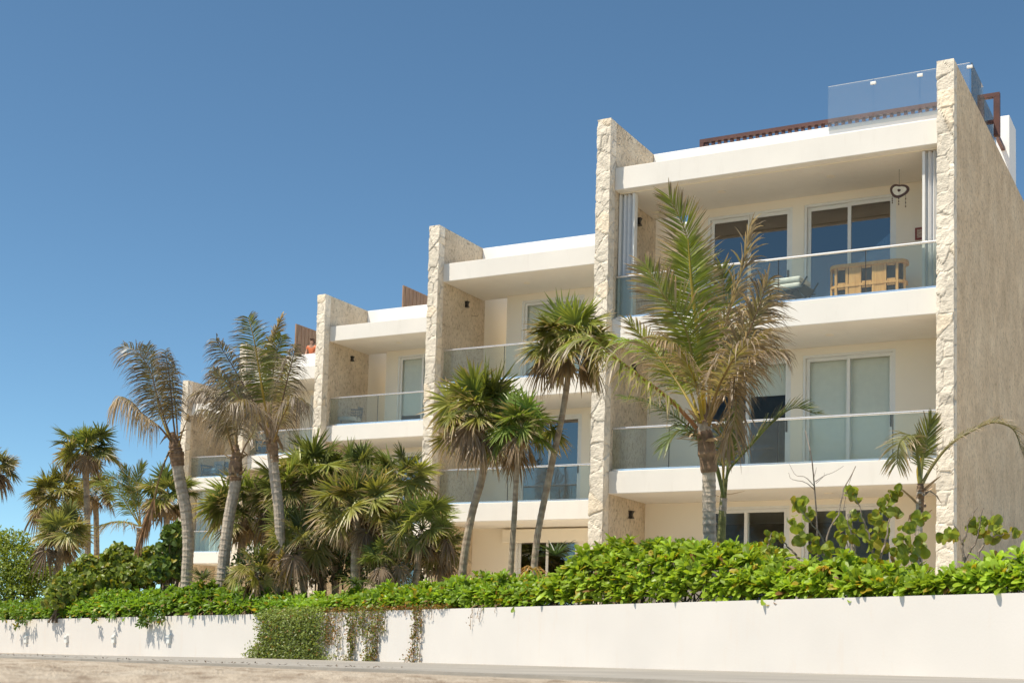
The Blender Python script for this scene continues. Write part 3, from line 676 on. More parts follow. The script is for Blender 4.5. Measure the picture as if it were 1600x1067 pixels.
# ------------------------------------------------------------------ plants
TAN = np.array([.34, .25, .16]); DEAD = np.array([.30, .22, .145]); PALE = np.array([.42, .34, .25]); GREY = np.array([.205, .165, .125]); BRN = np.array([.27, .21, .15])
def trunk(mb, P, r0, r1, rings, c0=(.47, .40, .32), c1=(.42, .35, .275), n=None, flare=1.25):
    P = spline(P, n or 60); n = len(P); t = np.linspace(0, 1, n)
    rr = r0*(1-t)+r1*t; rr = rr*(1+(flare-1)*np.exp(-t*9)); ph = (t*rings) % 1
    rr = rr*(1+.05*(ph < .3)+rng.normal(0, .012, n)); c = np.where((ph < .28)[:, None], np.array(c1), np.array(c0))*(1+rng.normal(0, .08, (n, 1)))
    mb.tube(P, rr, c, 12)

def frond(parent, pts, D, face, llen, dry=.4, droop=.25, nl=58, green=(.085, .115, .018), rach=(.40, .31, .05), start=.2, lw=.036, ang=(68, 28), r0=.022, dry_c=None, jitter=.14, updir=0., tipcut=1., lwk=.85, lift=.18):
    """pinnate palm frond. pts: (photo x, photo y, metres nearer or farther than the palm)"""
    W = np.array([dep(x, y, D+dz) for x, y, dz in pts]); O = np.array(parent.location)
    P = spline(W, 60); T = unit(np.gradient(P, axis=0)); n = 60
    mb = MB(); t = np.linspace(0, 1, n); rc = np.array(rach)[None]*(1-.35*t[:, None])
    if dry > .7: rc = rc*.3+np.array([.26, .17, .10])*.7
    mb.tube(P-O, r0*(1-.85*t)+.003, rc, 6)
    Nf = unit(np.asarray(face, float)); tipc = TAN if dry_c is None else np.array(dry_c)
    nl = int(nl*(1.12 if lwk > .8 else 1.4)); green = np.array(green)*np.array([1.9, 1.65, 1.3]); droop = droop*(.62 if lwk > .8 else 1.15); lw = lw*lwk*.9; jitter = jitter*(.55 if dry < .65 else 1)
    for s in (-1, 1):
        u = np.linspace(start, .995*tipcut, nl)+rng.uniform(-.004, .004, nl); f = u*(n-1); i = np.clip(f.astype(int), 0, n-2); w = (f-i)[:, None]
        B = P[i]*(1-w)+P[i+1]*w; Tt = unit(T[i]*(1-w)+T[i+1]*w); S = unit(np.cross(Tt, Nf))*s; NN = unit(np.cross(S, Tt))*s
        v = np.clip((u-start)/(1-start), 0, 1); a = R_(ang[0])+(R_(ang[1])-R_(ang[0]))*v**1.6+rng.normal(0, jitter*.6, nl)
        Dd = Tt*np.cos(a)[:, None]+S*np.sin(a)[:, None]+Nf*(lift+rng.normal(0, jitter, nl))[:, None]+rng.normal(0, jitter*.5, (nl, 3))+np.array([0, 0, updir])
        prof = np.interp(v, [0, .12, .45, .8, 1], [.5, .85, 1, .8, .45])
        L = llen*prof*rng.uniform(.82, 1.1, nl); dr = np.clip(droop*(.6+.8*rng.random(nl))*np.interp(dry, [0, 1], [.8, 1.3]), 0, 1.6)
        g = np.array(green)[None]*(1+rng.normal(0, .16, (nl, 1))); g = g*(1-.2*dry)+DEAD*(dry**2)*.8*rng.uniform(.4, 1.2, (nl, 1))
        tc_ = tipc[None]*(1+rng.normal(0, .25, (nl, 1)))
        leaves(mb, B-O, Dd, NN+rng.normal(0, .35, (nl, 3)), L, lw*rng.uniform(.7, 1.2, nl), [0, .18, .45, .72, .9, 1], [.35, .9, 1, .75, .42, .06], dr, rng.normal(0, .06, nl), g, tc_, np.clip(1.02-dry*1.0+rng.normal(0, .15, nl), .05, 1.3))
    return mb.build('frond', M['leaf'], parent)

CAMN = -RR[2]           # towards the viewer
UP = np.array([0, 0, 1.]); RT = RR[0]
def husk(mb, P, n, r, ln, up=.5):
    """torn fibrous leaf bases round the top of a coconut trunk"""
    for q in range(n):
        a = rng.uniform(0, 6.28); d = np.array([math.cos(a), math.sin(a), up+rng.uniform(-.5, .5)]); b = P+np.array([math.cos(a)*r*.8, math.sin(a)*r*.8, rng.uniform(-.35, .25)])
        leaves(mb, [b], [d], [np.array([math.cos(a), math.sin(a), .2])], ln*rng.uniform(.5, 1.2), rng.uniform(.07, .14), [0, .3, .7, 1], [1, .9, .6, .15], rng.uniform(-.1, .9), rng.uniform(-.3, .3), DEAD*rng.uniform(.9, 1.7), TAN*rng.uniform(.9, 1.4), .5)

def coconut(label, D, base, trunk_pts, r0, r1, fronds, head, zb, name='coconut_palm', shaft=None, rings=26, husks=14, shaftc=(.25, .165, .105)):
    B = dep(base[0], base[1], D); B[2] = zb
    t = thing(name, label, 'palm tree', B)
    W = [B]+[dep(x, y, D) for x, y in trunk_pts]; W[0] = np.array([W[1][0]+(B[0]-W[1][0]), B[1], zb])
    mb = MB(); trunk(mb, np.array(W)-B, r0, r1, rings, n=90); mb.build('trunk', M['trunk'], t)
    mb = MB(); H = dep(head[0], head[1], D)-B
    if shaft:
        Ps = np.array([dep(x, y, D) for x, y, _ in shaft])-B; rr = np.array([s[2] for s in shaft])
        P = spline(Ps, 24); r = np.interp(np.linspace(0, 1, 24), np.linspace(0, 1, len(rr)), rr)*(1+rng.normal(0, .05, 24))
        mb.tube(P, r, np.array(shaftc)[None]*(1+rng.normal(0, .15, (24, 1))), 10)
    husk(mb, H, husks, r1*1.05, .38); mb.build('leaf_base', M['trunk'], t)
    for fr in fronds: frond(t, fr.pop('p'), D, **fr)
    return t

def gz_at(px, d):
    """garden soil height behind the wall near photo column px"""
    return top_z(px)-.1
G0 = (.095, .125, .017); G1 = (.06, .085, .016)
F0 = CAMN+.5*UP
coconut('tallest coconut palm with ringed grey trunk in front of the right bay', 20.3, (1109, 870), [(1109, 850), (1108, 790), (1107, 730), (1102, 690), (1099, 660)], .098, .1, [
    dict(p=[(1099, 655, 0), (1098, 600, -.2), (1092, 540, -.3), (1081, 452, -.35), (1075, 374, -.3)], face=CAMN+.25*UP, llen=0.68, dry=.26, droop=.3, nl=100, lift=-.05, lw=.03, green=(.115, .165, .014), rach=(.6, .47, .06), ang=(78, 34), start=.26, r0=.038),
    dict(p=[(1099, 655, .2), (1092, 560, .5), (1082, 440, .7), (1070, 360, .7), (1046, 308, .6)], face=CAMN-.1*UP+.2*RT, llen=0.70, dry=.4, droop=.14, nl=96, lift=-.02, lw=.03, green=(.11, .16, .018), rach=(.5, .44, .12), ang=(72, 26), start=.3),
    dict(p=[(1098, 655, -.1), (1086, 590, -.5), (1067, 505, -.8), (1037, 462, -.9), (1009, 414, -.8)], face=CAMN*.7+UP*.6-.3*RT, llen=0.70, dry=.45, droop=.3, nl=60, green=(.10, .145, .018), rach=(.4, .34, .09), start=.28),
    dict(p=[(1095, 660, -.2), (1060, 600, .3), (1022, 548, .6), (985, 505, .8)], face=UP*.8+CAMN*.4, llen=0.65, dry=.4, droop=.45, nl=52, green=(.10, .13, .02), start=.28),
    dict(p=[(1088, 668, -.2), (1051, 628, -.5), (1003, 590, -.7), (955, 555, -.9), (917, 530, -1.), (886, 540, -1.)], face=UP+.35*CAMN, llen=0.83, dry=.36, droop=1.0, nl=66, green=(.12, .175, .018), rach=(.36, .19, .09), start=.2, dry_c=PALE*.9, r0=.03),
    dict(p=[(1092, 650, .2), (1068, 590, .8), (1025, 545, 1.2), (965, 528, 1.5)], face=UP*.9+CAMN*.3, llen=0.85, dry=.1, droop=.9, nl=56, green=(.12, .20, .018), start=.25),
    dict(p=[(1105, 655, 0), (1113, 570, .1), (1136, 500, .1), (1150, 450, .1), (1164, 400, .1), (1172, 350, .1)], face=RT*.6+CAMN*.5, llen=0.68, dry=.97, droop=.4, nl=64, ang=(38, 14), start=.3, dry_c=PALE*.8, jitter=.22),
    dict(p=[(1106, 655, -.2), (1125, 600, -.5), (1155, 550, -.7), (1180, 495, -.8), (1199, 440, -.8)], face=UP*.7+CAMN*.5+.3*RT, llen=0.85, dry=.85, droop=.62, nl=70, green=(.09, .10, .02), rach=(.36, .24, .11), start=.25, lw=.03, dry_c=BRN),
    dict(p=[(1104, 650, .4), (1120, 560, .9), (1132, 480, 1.1), (1128, 420, 1.1)], face=CAMN*.6+UP*.5, llen=0.68, dry=.35, droop=.35, nl=56, green=(.085, .12, .02), start=.3),
    dict(p=[(1106, 655, -.5), (1130, 590, -1.1), (1160, 545, -1.5), (1196, 520, -1.7)], face=UP, llen=0.81, dry=.88, droop=.8, nl=64, dry_c=BRN, start=.25, lw=.035),
    dict(p=[(1102, 655, .5), (1135, 560, 1.2), (1165, 490, 1.6), (1190, 470, 1.8)], face=UP*.7+CAMN*.4, llen=0.81, dry=.75, droop=.6, nl=50, start=.3),
    dict(p=[(1098, 655, -.6), (1080, 580, -1.2), (1050, 535, -1.6), (1025, 530, -1.8)], face=UP*.8+CAMN*.5, llen=0.63, dry=.55, droop=.6, nl=54, green=(.10, .115, .018), dry_c=TAN, start=.3),
    dict(p=[(1106, 655, .1), (1136, 570, .2), (1170, 505, .2), (1206, 466, .2)], face=UP*.7+CAMN*.5, llen=0.81, dry=.9, droop=.7, nl=64, start=.28, lw=.03, dry_c=BRN),
    dict(p=[(1107, 660, -.3), (1145, 598, -.7), (1190, 552, -1.), (1222, 548, -1.1)], face=UP+.3*CAMN, llen=0.72, dry=.92, droop=.85, nl=60, start=.28, lw=.03, dry_c=BRN),
    dict(p=[(1108, 665, -.1), (1122, 625, -.3), (1145, 605, -.5), (1150, 640, -.6), (1132, 700, -.6)], face=RT*.5+CAMN*.7, llen=0.50, dry=1., droop=.9, nl=46, rach=(.45, .33, .05), start=.3, dry_c=DEAD, jitter=.3),
], (1101, 672), gz_at(1109, 20), shaft=[(1108, 738, .115), (1106, 715, .135), (1102, 685, .12), (1099, 655, .075), (1098, 625, .05)], husks=20)

coconut('left coconut palm with bent trunk and wind torn greyish fronds against the sky', 31.5, (292, 915), [(292, 898), (294, 845), (290, 795), (281, 750), (275, 712)], .125, .135, [
    dict(p=[(272, 698, 0), (257, 655, -.2), (245, 616, -.3), (231, 572, -.3), (214, 550, -.3), (192, 541, -.2)], face=CAMN*.8+UP*.4, llen=0.74, dry=.72, droop=.4, nl=60, green=(.06, .07, .02), rach=(.25, .18, .06), start=.3, lwk=.7, ang=(80, 42), dry_c=GREY),
    dict(p=[(270, 698, .2), (252, 650, .4), (241, 600, .5), (234, 555, .5), (230, 540, .5)], face=CAMN+.2*UP, llen=0.70, dry=.6, droop=.35, nl=60, green=(.06, .075, .015), start=.3, lwk=.7, ang=(80, 42), dry_c=GREY*1.05),
    dict(p=[(276, 697, 0), (270, 650, -.2), (266, 602, -.3), (262, 572, -.3), (258, 548, -.3)], face=CAMN*.8+RT*.5, llen=0.66, dry=.8, droop=.6, nl=64, green=(.06, .065, .02), rach=(.2, .14, .07), start=.3, lwk=.7, ang=(80, 42), dry_c=GREY),
    dict(p=[(278, 697, .3), (275, 645, .5), (270, 600, .6), (268, 560, .5)], face=CAMN*.6-RT*.4, llen=0.62, dry=.75, droop=.6, nl=52, start=.35, lwk=.7, ang=(80, 42), dry_c=GREY*1.05),
    dict(p=[(268, 690, -.2), (250, 668, -.5), (221, 645, -.8), (204, 627, -.9), (189, 620, -1.), (174, 634, -1.)], face=UP+.3*CAMN, llen=0.58, dry=.95, droop=.9, nl=56, rach=(.2, .14, .09), start=.3, lwk=.7, ang=(80, 42), dry_c=PALE),
    dict(p=[(264, 706, -.2), (256, 725, -.4), (248, 750, -.5), (240, 782, -.5), (216, 852, -.5)], face=CAMN, llen=0.39, dry=1., droop=.8, nl=40, start=.5, ang=(20, 8), dry_c=(.33, .2, .11), jitter=.1),
    dict(p=[(279, 697, -.3), (286, 672, -.5), (295, 650, -.6)], face=CAMN, llen=0.16, dry=1., droop=.5, nl=8, start=.85),
], (273, 694), gz_at(300, 30), shaft=[(278, 728, .15), (275, 705, .17), (272, 690, .13), (269, 675, .06)])

coconut('middle coconut palm of the left trio with leaning trunk and dry fronds', 30.2, (345, 935), [(347, 915), (353, 845), (360, 796), (367, 760), (370, 735)], .135, .12, [
    dict(p=[(368, 720, 0), (358, 682, -.2), (345, 640, -.4), (320, 610, -.5), (298, 618, -.5)], face=UP*.8+CAMN*.4, llen=0.70, dry=.85, droop=.6, nl=60, green=(.07, .08, .02), rach=(.42, .33, .07), start=.3, lwk=.7, ang=(80, 42), dry_c=GREY*1.1),
    dict(p=[(369, 720, .2), (366, 670, .4), (352, 620, .5), (335, 580, .5)], face=CAMN*.8+UP*.3, llen=0.66, dry=.75, droop=.5, nl=56, green=(.08, .09, .02), rach=(.4, .32, .06), start=.3, lwk=.7, ang=(80, 42), dry_c=GREY),
    dict(p=[(371, 720, 0), (370, 670, -.1), (372, 625, -.2), (366, 585, -.2)], face=CAMN+.3*RT, llen=0.62, dry=.8, droop=.55, nl=56, green=(.09, .10, .02), rach=(.45, .36, .05), start=.3, lwk=.7, ang=(80, 42), dry_c=GREY*1.05),
    dict(p=[(373, 720, -.2), (384, 695, -.5), (397, 672, -.6), (403, 640, -.6)], face=CAMN*.5-RT*.5, llen=0.47, dry=.9, droop=.7, nl=40, rach=(.2, .15, .08), start=.45, dry_c=GREY*1.05),
    dict(p=[(370, 720, .4), (345, 665, 1.0), (322, 640, 1.3), (310, 640, 1.3)], face=UP, llen=0.62, dry=.8, droop=.8, nl=50, start=.35, lwk=.7, ang=(80, 42), dry_c=GREY*1.15),
], (369, 722), gz_at(350, 30), shaft=[(368, 752, .13), (368, 735, .16), (369, 715, .12), (369, 695, .06)], husks=22)

coconut('right coconut palm of the left trio with straight trunk and green topped fronds', 28.6, (439, 935), [(439, 915), (438, 850), (435, 790), (428, 735), (425, 700)], .11, .105, [
    dict(p=[(421, 680, 0), (418, 655, -.1), (411, 616, -.3), (404, 572, -.3), (396, 526, -.3), (388, 496, -.2)], face=CAMN+.2*UP, llen=0.72, dry=.42, droop=.35, nl=66, green=(.075, .105, .018), rach=(.5, .36, .05), start=.28, lwk=.7, ang=(80, 42), dry_c=GREY, r0=.028),
    dict(p=[(419, 680, -.2), (387, 638, -.5), (360, 606, -.6), (333, 576, -.6)], face=UP*.6+CAMN*.6, llen=0.66, dry=.82, droop=.6, nl=60, rach=(.16, .11, .08), start=.3, lwk=.7, ang=(80, 42), dry_c=GREY),
    dict(p=[(420, 680, .2), (396, 628, .3), (375, 592, .3), (355, 558, .3), (337, 530, .3)], face=CAMN*.8+UP*.3, llen=0.66, dry=.7, droop=.5, nl=60, green=(.06, .075, .02), rach=(.2, .12, .1), start=.3, lwk=.7, ang=(80, 42), dry_c=GREY),
    dict(p=[(423, 680, .3), (425, 602, .5), (430, 560, .5), (440, 524, .5)], face=CAMN, llen=0.58, dry=.35, droop=.3, nl=60, green=(.10, .13, .02), rach=(.4, .36, .1), start=.35, lwk=.7, ang=(80, 42), dry_c=GREY),
    dict(p=[(423, 680, .5), (420, 600, .8), (424, 540, .9), (440, 494, .8)], face=CAMN+.4*RT, llen=0.47, dry=.8, droop=.3, nl=56, rach=(.5, .38, .1), start=.4, lwk=.7,  ang=(40, 15), dry_c=PALE),
    dict(p=[(427, 684, -.2), (440, 631, -.4), (451, 585, -.5), (463, 540, -.5)], face=CAMN*.5+UP*.4+.3*RT, llen=0.66, dry=.9, droop=.6, nl=64, rach=(.14, .1, .08), start=.25, lwk=.7, ang=(80, 42), dry_c=GREY*1.1),
    dict(p=[(428, 690, -.3), (445, 645, -.8), (462, 620, -1.), (478, 630, -1.1)], face=UP, llen=0.62, dry=.95, droop=.8, nl=50, start=.3, lwk=.7, ang=(80, 42), dry_c=GREY*1.15),
    dict(p=[(420, 682, -.3), (400, 640, -1.), (382, 625, -1.3), (362, 630, -1.5)], face=UP*.9+CAMN*.3, llen=0.62, dry=.8, droop=.8, nl=52, green=(.09, .09, .02), start=.3, lwk=.7, ang=(80, 42), dry_c=GREY*1.15),
], (424, 692), gz_at(430, 28), shaft=[(428, 722, .115), (425, 695, .125), (422, 672, .09), (420, 645, .05)], husks=18)

# feather palms with green crownshafts
coconut('young palm with green crownshaft beside the tallest coconut trunk', 20.9, (1126, 875), [(1126, 855), (1128, 815), (1131, 778)], .062, .055, [
    dict(p=[(1131, 775, 0), (1139, 735, 0), (1158, 712, -.1), (1174, 695, -.2), (1207, 660, -.3), (1242, 637, -.4), (1276, 647, -.4)], face=UP+.3*CAMN, llen=.46, dry=.12, droop=.12, nl=44, green=(.075, .115, .035), rach=(.2, .24, .06), start=.3, lw=.03, updir=.25, ang=(55, 25)),
    dict(p=[(1130, 775, 0), (1122, 742, 0), (1105, 698, .2), (1064, 657, .4), (1013, 628, .5), (976, 620, .5)], face=UP+.4*CAMN, llen=.5, dry=.1, droop=.5, nl=46, green=(.06, .095, .03), rach=(.2, .24, .06), start=.35, lw=.03),
    dict(p=[(1130, 775, -.1), (1121, 730, -.2), (1097, 690, -.4), (1062, 672, -.5), (1034, 700, -.5)], face=UP+.4*CAMN, llen=.5, dry=.08, droop=.45, nl=40, green=(.055, .09, .025), rach=(.18, .22, .06), start=.35, lw=.03),
    dict(p=[(1132, 775, 0), (1136, 740, .1), (1145, 680, .2), (1150, 640, .3)], face=CAMN, llen=.4, dry=.3, droop=.3, nl=34, green=(.09, .12, .03), rach=(.22, .26, .06), start=.4, lw=.03, ang=(35, 15)),
    dict(p=[(1131, 775, .1), (1130, 735, .3), (1128, 690, .5), (1140, 660, .6)], face=CAMN, llen=.4, dry=.3, droop=.4, nl=30, green=(.08, .11, .03), start=.4, lw=.03),
], (1131, 775), gz_at(1126, 20), name='young_palm', shaft=[(1126, 858, .068), (1129, 800, .062), (1131, 770, .05), (1134, 748, .035)], rings=9, husks=2, shaftc=(.20, .20, .075))
coconut('small palm with sparse frond arching over the rightmost stone wall', 17.6, (1436, 890), [(1436, 850), (1436, 805), (1438, 765)], .05, .045, [
    dict(p=[(1438, 758, 0), (1436, 728, 0), (1431, 700, -.1), (1422, 680, -.2), (1407, 690, -.3), (1401, 725, -.3)], face=UP+.3*CAMN, llen=.38, dry=.35, droop=.6, nl=36, green=(.09, .11, .04), rach=(.25, .26, .08), start=.35, lw=.025),
    dict(p=[(1438, 758, .1), (1441, 725, .1), (1447, 690, .1), (1455, 657, .1)], face=CAMN, llen=.34, dry=.15, droop=.1, nl=30, green=(.10, .13, .035), rach=(.3, .3, .08), start=.4, lw=.026, ang=(40, 12)),
    dict(p=[(1440, 758, 0), (1444, 750, 0), (1461, 722, -.1), (1484, 695, -.2), (1521, 672, -.3), (1552, 660, -.4), (1580, 668, -.4), (1598, 706, -.4)], face=UP+.35*CAMN, llen=.34, dry=.5, droop=.5, nl=56, green=(.09, .10, .05), rach=(.3, .27, .12), start=.3, lw=.02, updir=.25, dry_c=PALE*.8),
    dict(p=[(1437, 758, .2), (1434, 735, .3), (1440, 705, .4), (1432, 685, .4)], face=CAMN, llen=.28, dry=.3, droop=.5, nl=26, green=(.08, .11, .03), start=.4, lw=.025),
], (1438, 770), gz_at(1436, 17), name='young_palm', shaft=[(1437, 800, .048), (1438, 775, .05), (1438, 755, .04)], rings=8, husks=8)
coconut('far feather palm with arching yellow green fronds left of the building', 43, (215, 895), [(216, 870), (218, 840), (219, 825)], .12, .1, [
    dict(p=[(219, 822, 0), (205, 800, 0), (190, 775, 0), (165, 755, 0), (140, 760, 0)], face=UP+.4*CAMN, llen=.95, dry=.15, droop=.7, nl=50, green=(.09, .125, .02), rach=(.42, .36, .06), start=.2),
    dict(p=[(219, 822, 0), (205, 790, .5), (195, 765, .8), (178, 745, 1.), (165, 738, 1.)], face=UP+.5*CAMN, llen=.95, dry=.05, droop=.7, nl=50, green=(.05, .085, .02), start=.2),
    dict(p=[(219, 822, -.3), (205, 818, -.6), (185, 815, -1), (160, 820, -1.2)], face=UP, llen=.8, dry=.4, droop=.9, nl=44, rach=(.45, .36, .06), start=.2, dry_c=TAN),
    dict(p=[(220, 822, 0), (216, 780, 0), (214, 750, 0), (223, 725, 0)], face=CAMN, llen=.55, dry=.2, droop=.2, nl=44, green=(.09, .13, .04), start=.3, ang=(40, 20)),
    dict(p=[(220, 822, .2), (210, 785, .4), (202, 755, .4), (195, 730, .4)], face=CAMN, llen=.6, dry=.2, droop=.3, nl=44, green=(.08, .12, .035), start=.3, ang=(40, 20)),
    dict(p=[(221, 822, 0), (235, 800, 0), (252, 790, 0), (270, 792, 0)], face=UP+.4*CAMN, llen=.8, dry=.2, droop=.7, nl=44, green=(.08, .115, .02), start=.2),
], (219, 824), .4, name='feather_palm', husks=6)

def fan_palm(label, px, py, D, R, n=22, base=None, trunk_r=.07, dryness=.3, zb=None, skirt=10, lean=None, green=(.20, .25, .05), seed=0, up=.15, hero=()):
    """fan palm: crown centre at photo (px, py), crown radius R metres"""
    r = np.random.default_rng(100+seed); C = dep(px, py, D)
    bpx = base or (px, 900); B = dep(bpx[0], bpx[1], D); B[2] = zb if zb is not None else top_z(max(bpx[0], -100))-.1
    t = thing('fan_palm', label, 'palm tree', B)
    mb = MB(); mid = [dep(x, y, D) for x, y in (lean or [])]
    W = np.array([B]+mid+[C-np.array([0, 0, R*.12])]) if mid else np.array([B, B*.5+C*.5+np.array([r.normal(0, .05), r.normal(0, .05), 0]), C-np.array([0, 0, R*.12])])
    trunk(mb, W-B, trunk_r, trunk_r*.85, 40, (.36, .285, .205), (.28, .21, .15), n=70, flare=1.1)
    mb.build('trunk', M['trunk'], t)
    # directions spread over the sphere, thin below
    n = int(n*1.0); k = np.arange(n)+.5; zc = 1-k/n*(1.55); ph = k*2.39996+r.uniform(0, 6.28); rad = np.sqrt(np.clip(1-zc**2, 0, 1))
    Dn = np.stack([rad*np.cos(ph), rad*np.sin(ph), zc+up], -1)+r.normal(0, .13, (n, 3)); Dn = unit(Dn)
    if len(hero): Dn = np.concatenate([Dn, unit(np.array(hero, float))]); n = len(Dn)
    mb = MB(); mbd = MB()
    ns = 44
    for q in range(n):
        d = Dn[q]; low = d[2] < -.12; bl = R*.62*r.uniform(.8, 1.12); pt = R*r.uniform(.38, .7)
        sag = np.array([0, 0, -.10*R]) if not low else np.array([0, 0, -.22*R])
        Hb = C-B+d*pt+sag*.4; dd = unit(d+sag*.6/R)
        petc = np.array([.16, .19, .06]) if not low else np.array([.2, .15, .09])
        tgt = mbd if (low and r.random() < .4) else mb
        tgt.tube(spline([C-B, C-B+d*pt*.5+np.array([0, 0, .03*R]), Hb], 6), .011*R/.9, petc, 5)
        upp = UP-d*d[2]; kk = 1-max(0, d[2])**2; bend = r.uniform(.2, .85)*kk
        dd = unit(d*(1-.55*bend)-upp*.75*bend); S0 = unit(np.cross(dd, d*.6+UP*.5+r.normal(0, .25, 3))); Nn = unit(np.cross(S0, dd)); Nn = Nn if Nn @ (d*.7+upp*.5+UP*.2) > 0 else -Nn; tw = r.normal(0, .5)
        S = S0*math.cos(tw)+Nn*math.sin(tw); Nn = unit(np.cross(S, dd))
        a = np.linspace(-2.45, 2.45, ns)+r.normal(0, .02, ns)
        cone = .22+r.uniform(-.1, .18)
        dirs = r.normal(0, .06, (ns, 3))+dd[None]*np.cos(a)[:, None]+S[None]*np.sin(a)[:, None]+Nn[None]*cone*np.cos(a/2)[:, None]**2*-.6
        L = bl*np.interp(np.abs(a), [0, 1.2, 2.0, 2.45], [1, .97, .8, .55])*r.uniform(.74, 1.08, ns)
        wd = bl*.095*np.ones(ns)
        age = np.clip(dryness*.75+(.45-d[2])*.42+r.normal(0, .1), 0, 1)
        gcol = np.array(green)*(1+r.normal(0, .25))*np.array([1+.4*age, 1, 1]); dead = tgt is mbd
        tip = TAN*r.uniform(1.0, 1.7) if age > .2 else gcol*1.3
        if dead: gcol = DEAD*r.uniform(.6, 1.15); tip = TAN*r.uniform(.6, 1.1)
        droop = np.clip(.04+.3*age+r.normal(0, .07, ns)+(.45 if dead else 0), 0, 1.3)
        tgt_split = np.clip(.98-.42*age+r.normal(0, .1, ns), .2, 1.3)
        leaves(tgt, np.repeat(Hb[None], ns, 0), dirs, np.repeat(Nn[None], ns, 0)+r.normal(0, .32, (ns, 3)), L, wd, [0, .22, .4, .65, .87, 1], [.1, .62, .9, .6, .3, .03], droop, r.normal(0, .09, ns), gcol*(1+r.normal(0, .08, (ns, 1))), np.repeat(tip[None], ns, 0), tgt_split, fold=.22)
        leaves(tgt, [Hb], [dd], [Nn], [bl*.1], [bl*.1], [0, .5, 1], [.5, 1, .5], 0, 0, (.34, .30, .05))
    for q in range(int(skirt*.6)):
        a = r.uniform(0, 6.28); d = unit(np.array([math.cos(a), math.sin(a), -.9-r.uniform(0, 1.6)])); b = C-B+d*R*.12
        ns2 = 14; aa = np.linspace(-.8, .8, ns2); S = unit(np.cross(d, UP)); L = R*r.uniform(.3, .65)
        Hb = b+d*R*.28; dirs = d[None]*np.cos(aa)[:, None]+S[None]*np.sin(aa)[:, None]*.7+r.normal(0, .12, (ns2, 3))
        leaves(mbd, np.repeat(Hb[None], ns2, 0), dirs, unit(np.cross(S, d))[None]+r.normal(0, .4, (ns2, 3)), L*r.uniform(.7, 1.1, ns2), .045, [0, .4, .8, 1], [.4, 1, .6, .05], .25, r.normal(0, .12, ns2), DEAD*r.uniform(.6, 1.2), TAN*r.uniform(.6, 1.1), .6)
        mbd.tube([C-B, Hb], .009, (.2, .15, .1), 4)
    mb.build('crown', M['leaf'], t)
    if mbd.n: mbd.build('dead_leaf_skirt', M['leaf'], t)
    return t
V_ = CAMN
def hdir(rx, up_, cam_): return RT*rx+UP*up_+CAMN*cam_
fan_palm('tall fan palm with slim leaning trunk reaching the top balcony rail', 893, 540, 23.2, .93, 24, (833, 880), .058, .42, skirt=10, lean=[(838, 850), (858, 745), (880, 640)], seed=1, hero=[hdir(.1, .9, .3), hdir(-.7, .35, .5)])
fan_palm('fan palm with broad round crown and bowed trunk before the second bay', 752, 655, 24.0, .98, 26, (721, 905), .072, .42, skirt=14, lean=[(724, 880), (738, 800), (755, 735)], seed=2, hero=[hdir(-.1, .55, .9), hdir(.0, -.45, .9), hdir(-.8, .1, .5)])
fan_palm('fan palm with straight thin trunk tucked against the broad crowned one', 815, 675, 23.4, .78, 20, (797, 910), .05, .4, skirt=8, lean=[(799, 880), (804, 800), (808, 735)], seed=3, hero=[hdir(.05, .1, 1), hdir(-.2, .7, .6)], green=(.16, .245, .048))
CL = [('fan palm filling the left side of the dense cluster beside the straight coconut trunk', 452, 765, 30.4, 1.0, (455, 930), 22), ('fan palm hidden deep in the middle of the dense cluster', 525, 805, 30.0, .95, (528, 930), 20), ('low fan palm whose dark fans hang at the right foot of the cluster', 692, 848, 27.0, .62, (690, 910), 18),
      ('bushy fan palm at the top left of the dense cluster', 490, 728, 31.0, 1.05, (505, 935), 24), ('low fan palm behind the two left coconut trunks', 382, 785, 33.0, 1.2, (372, 930), 26),
      ('fan palm with stout shaggy trunk in the middle of the dense cluster', 558, 785, 27.2, 1.0, (557, 920), 26), ('fan palm at the upper right of the dense cluster beside the stone wall', 625, 742, 29.5, .88, (608, 920), 22),
      ('fan palm drooping at the right end of the dense cluster', 660, 812, 26.6, .78, (640, 915), 22), ('shaded fan palm low in the dense cluster behind the straight coconut trunk', 470, 835, 28.8, .9, (480, 925), 20),
      ('fan palm crowning the centre of the dense cluster from behind', 560, 728, 31.5, .85, (566, 925), 18), ('short fan palm at the foot of the cluster near the hedge', 600, 862, 26.4, .55, (600, 920), 16), ('stemless fan palm low by the straight coconut trunk foot', 400, 880, 28.2, .6, (405, 930), 14)]
for q, (lb, px, py, D, Rr, bs, nn_) in enumerate(CL):
    fan_palm(lb, px, py+14, D, Rr*1.04, nn_, bs, .1 if q in (3, 4, 5) else .07, .32+.05*(q % 3), skirt=12, seed=10+q, green=((.20, .25, .06), (.18, .235, .06), (.225, .265, .065))[q % 3])
FL = [('tall fan palm rising highest at the far left against the sky', 134, 705, 40, 1.0, (138, 920), 24), ('fan palm with yellowing heart left of the tallest far palm', 84, 778, 41, 1.05, (100, 930), 24),
      ('pale green fan palm low in front of the far left palms', 98, 838, 37, .95, (75, 930), 24), ('fan palm partly hidden behind the leftmost coconut trunk', 262, 775, 39, .95, (263, 925), 22), ('fan palm crown cut off by the left edge of the photo', -12, 735, 41, .85, (-14, 930), 22),
      ('fan palm half hidden behind the tall far left palm trunk', 150, 770, 44, .8, (152, 930), 18)]
for q, (lb, px, py, D, Rr, bs, nn_) in enumerate(FL):
    fan_palm(lb, px, py, D, Rr, nn_, bs, .1, .3+.06*(q % 3), skirt=10, seed=30+q, zb=.35, green=((.18, .23, .055), (.20, .22, .055), (.22, .26, .08))[q % 3])

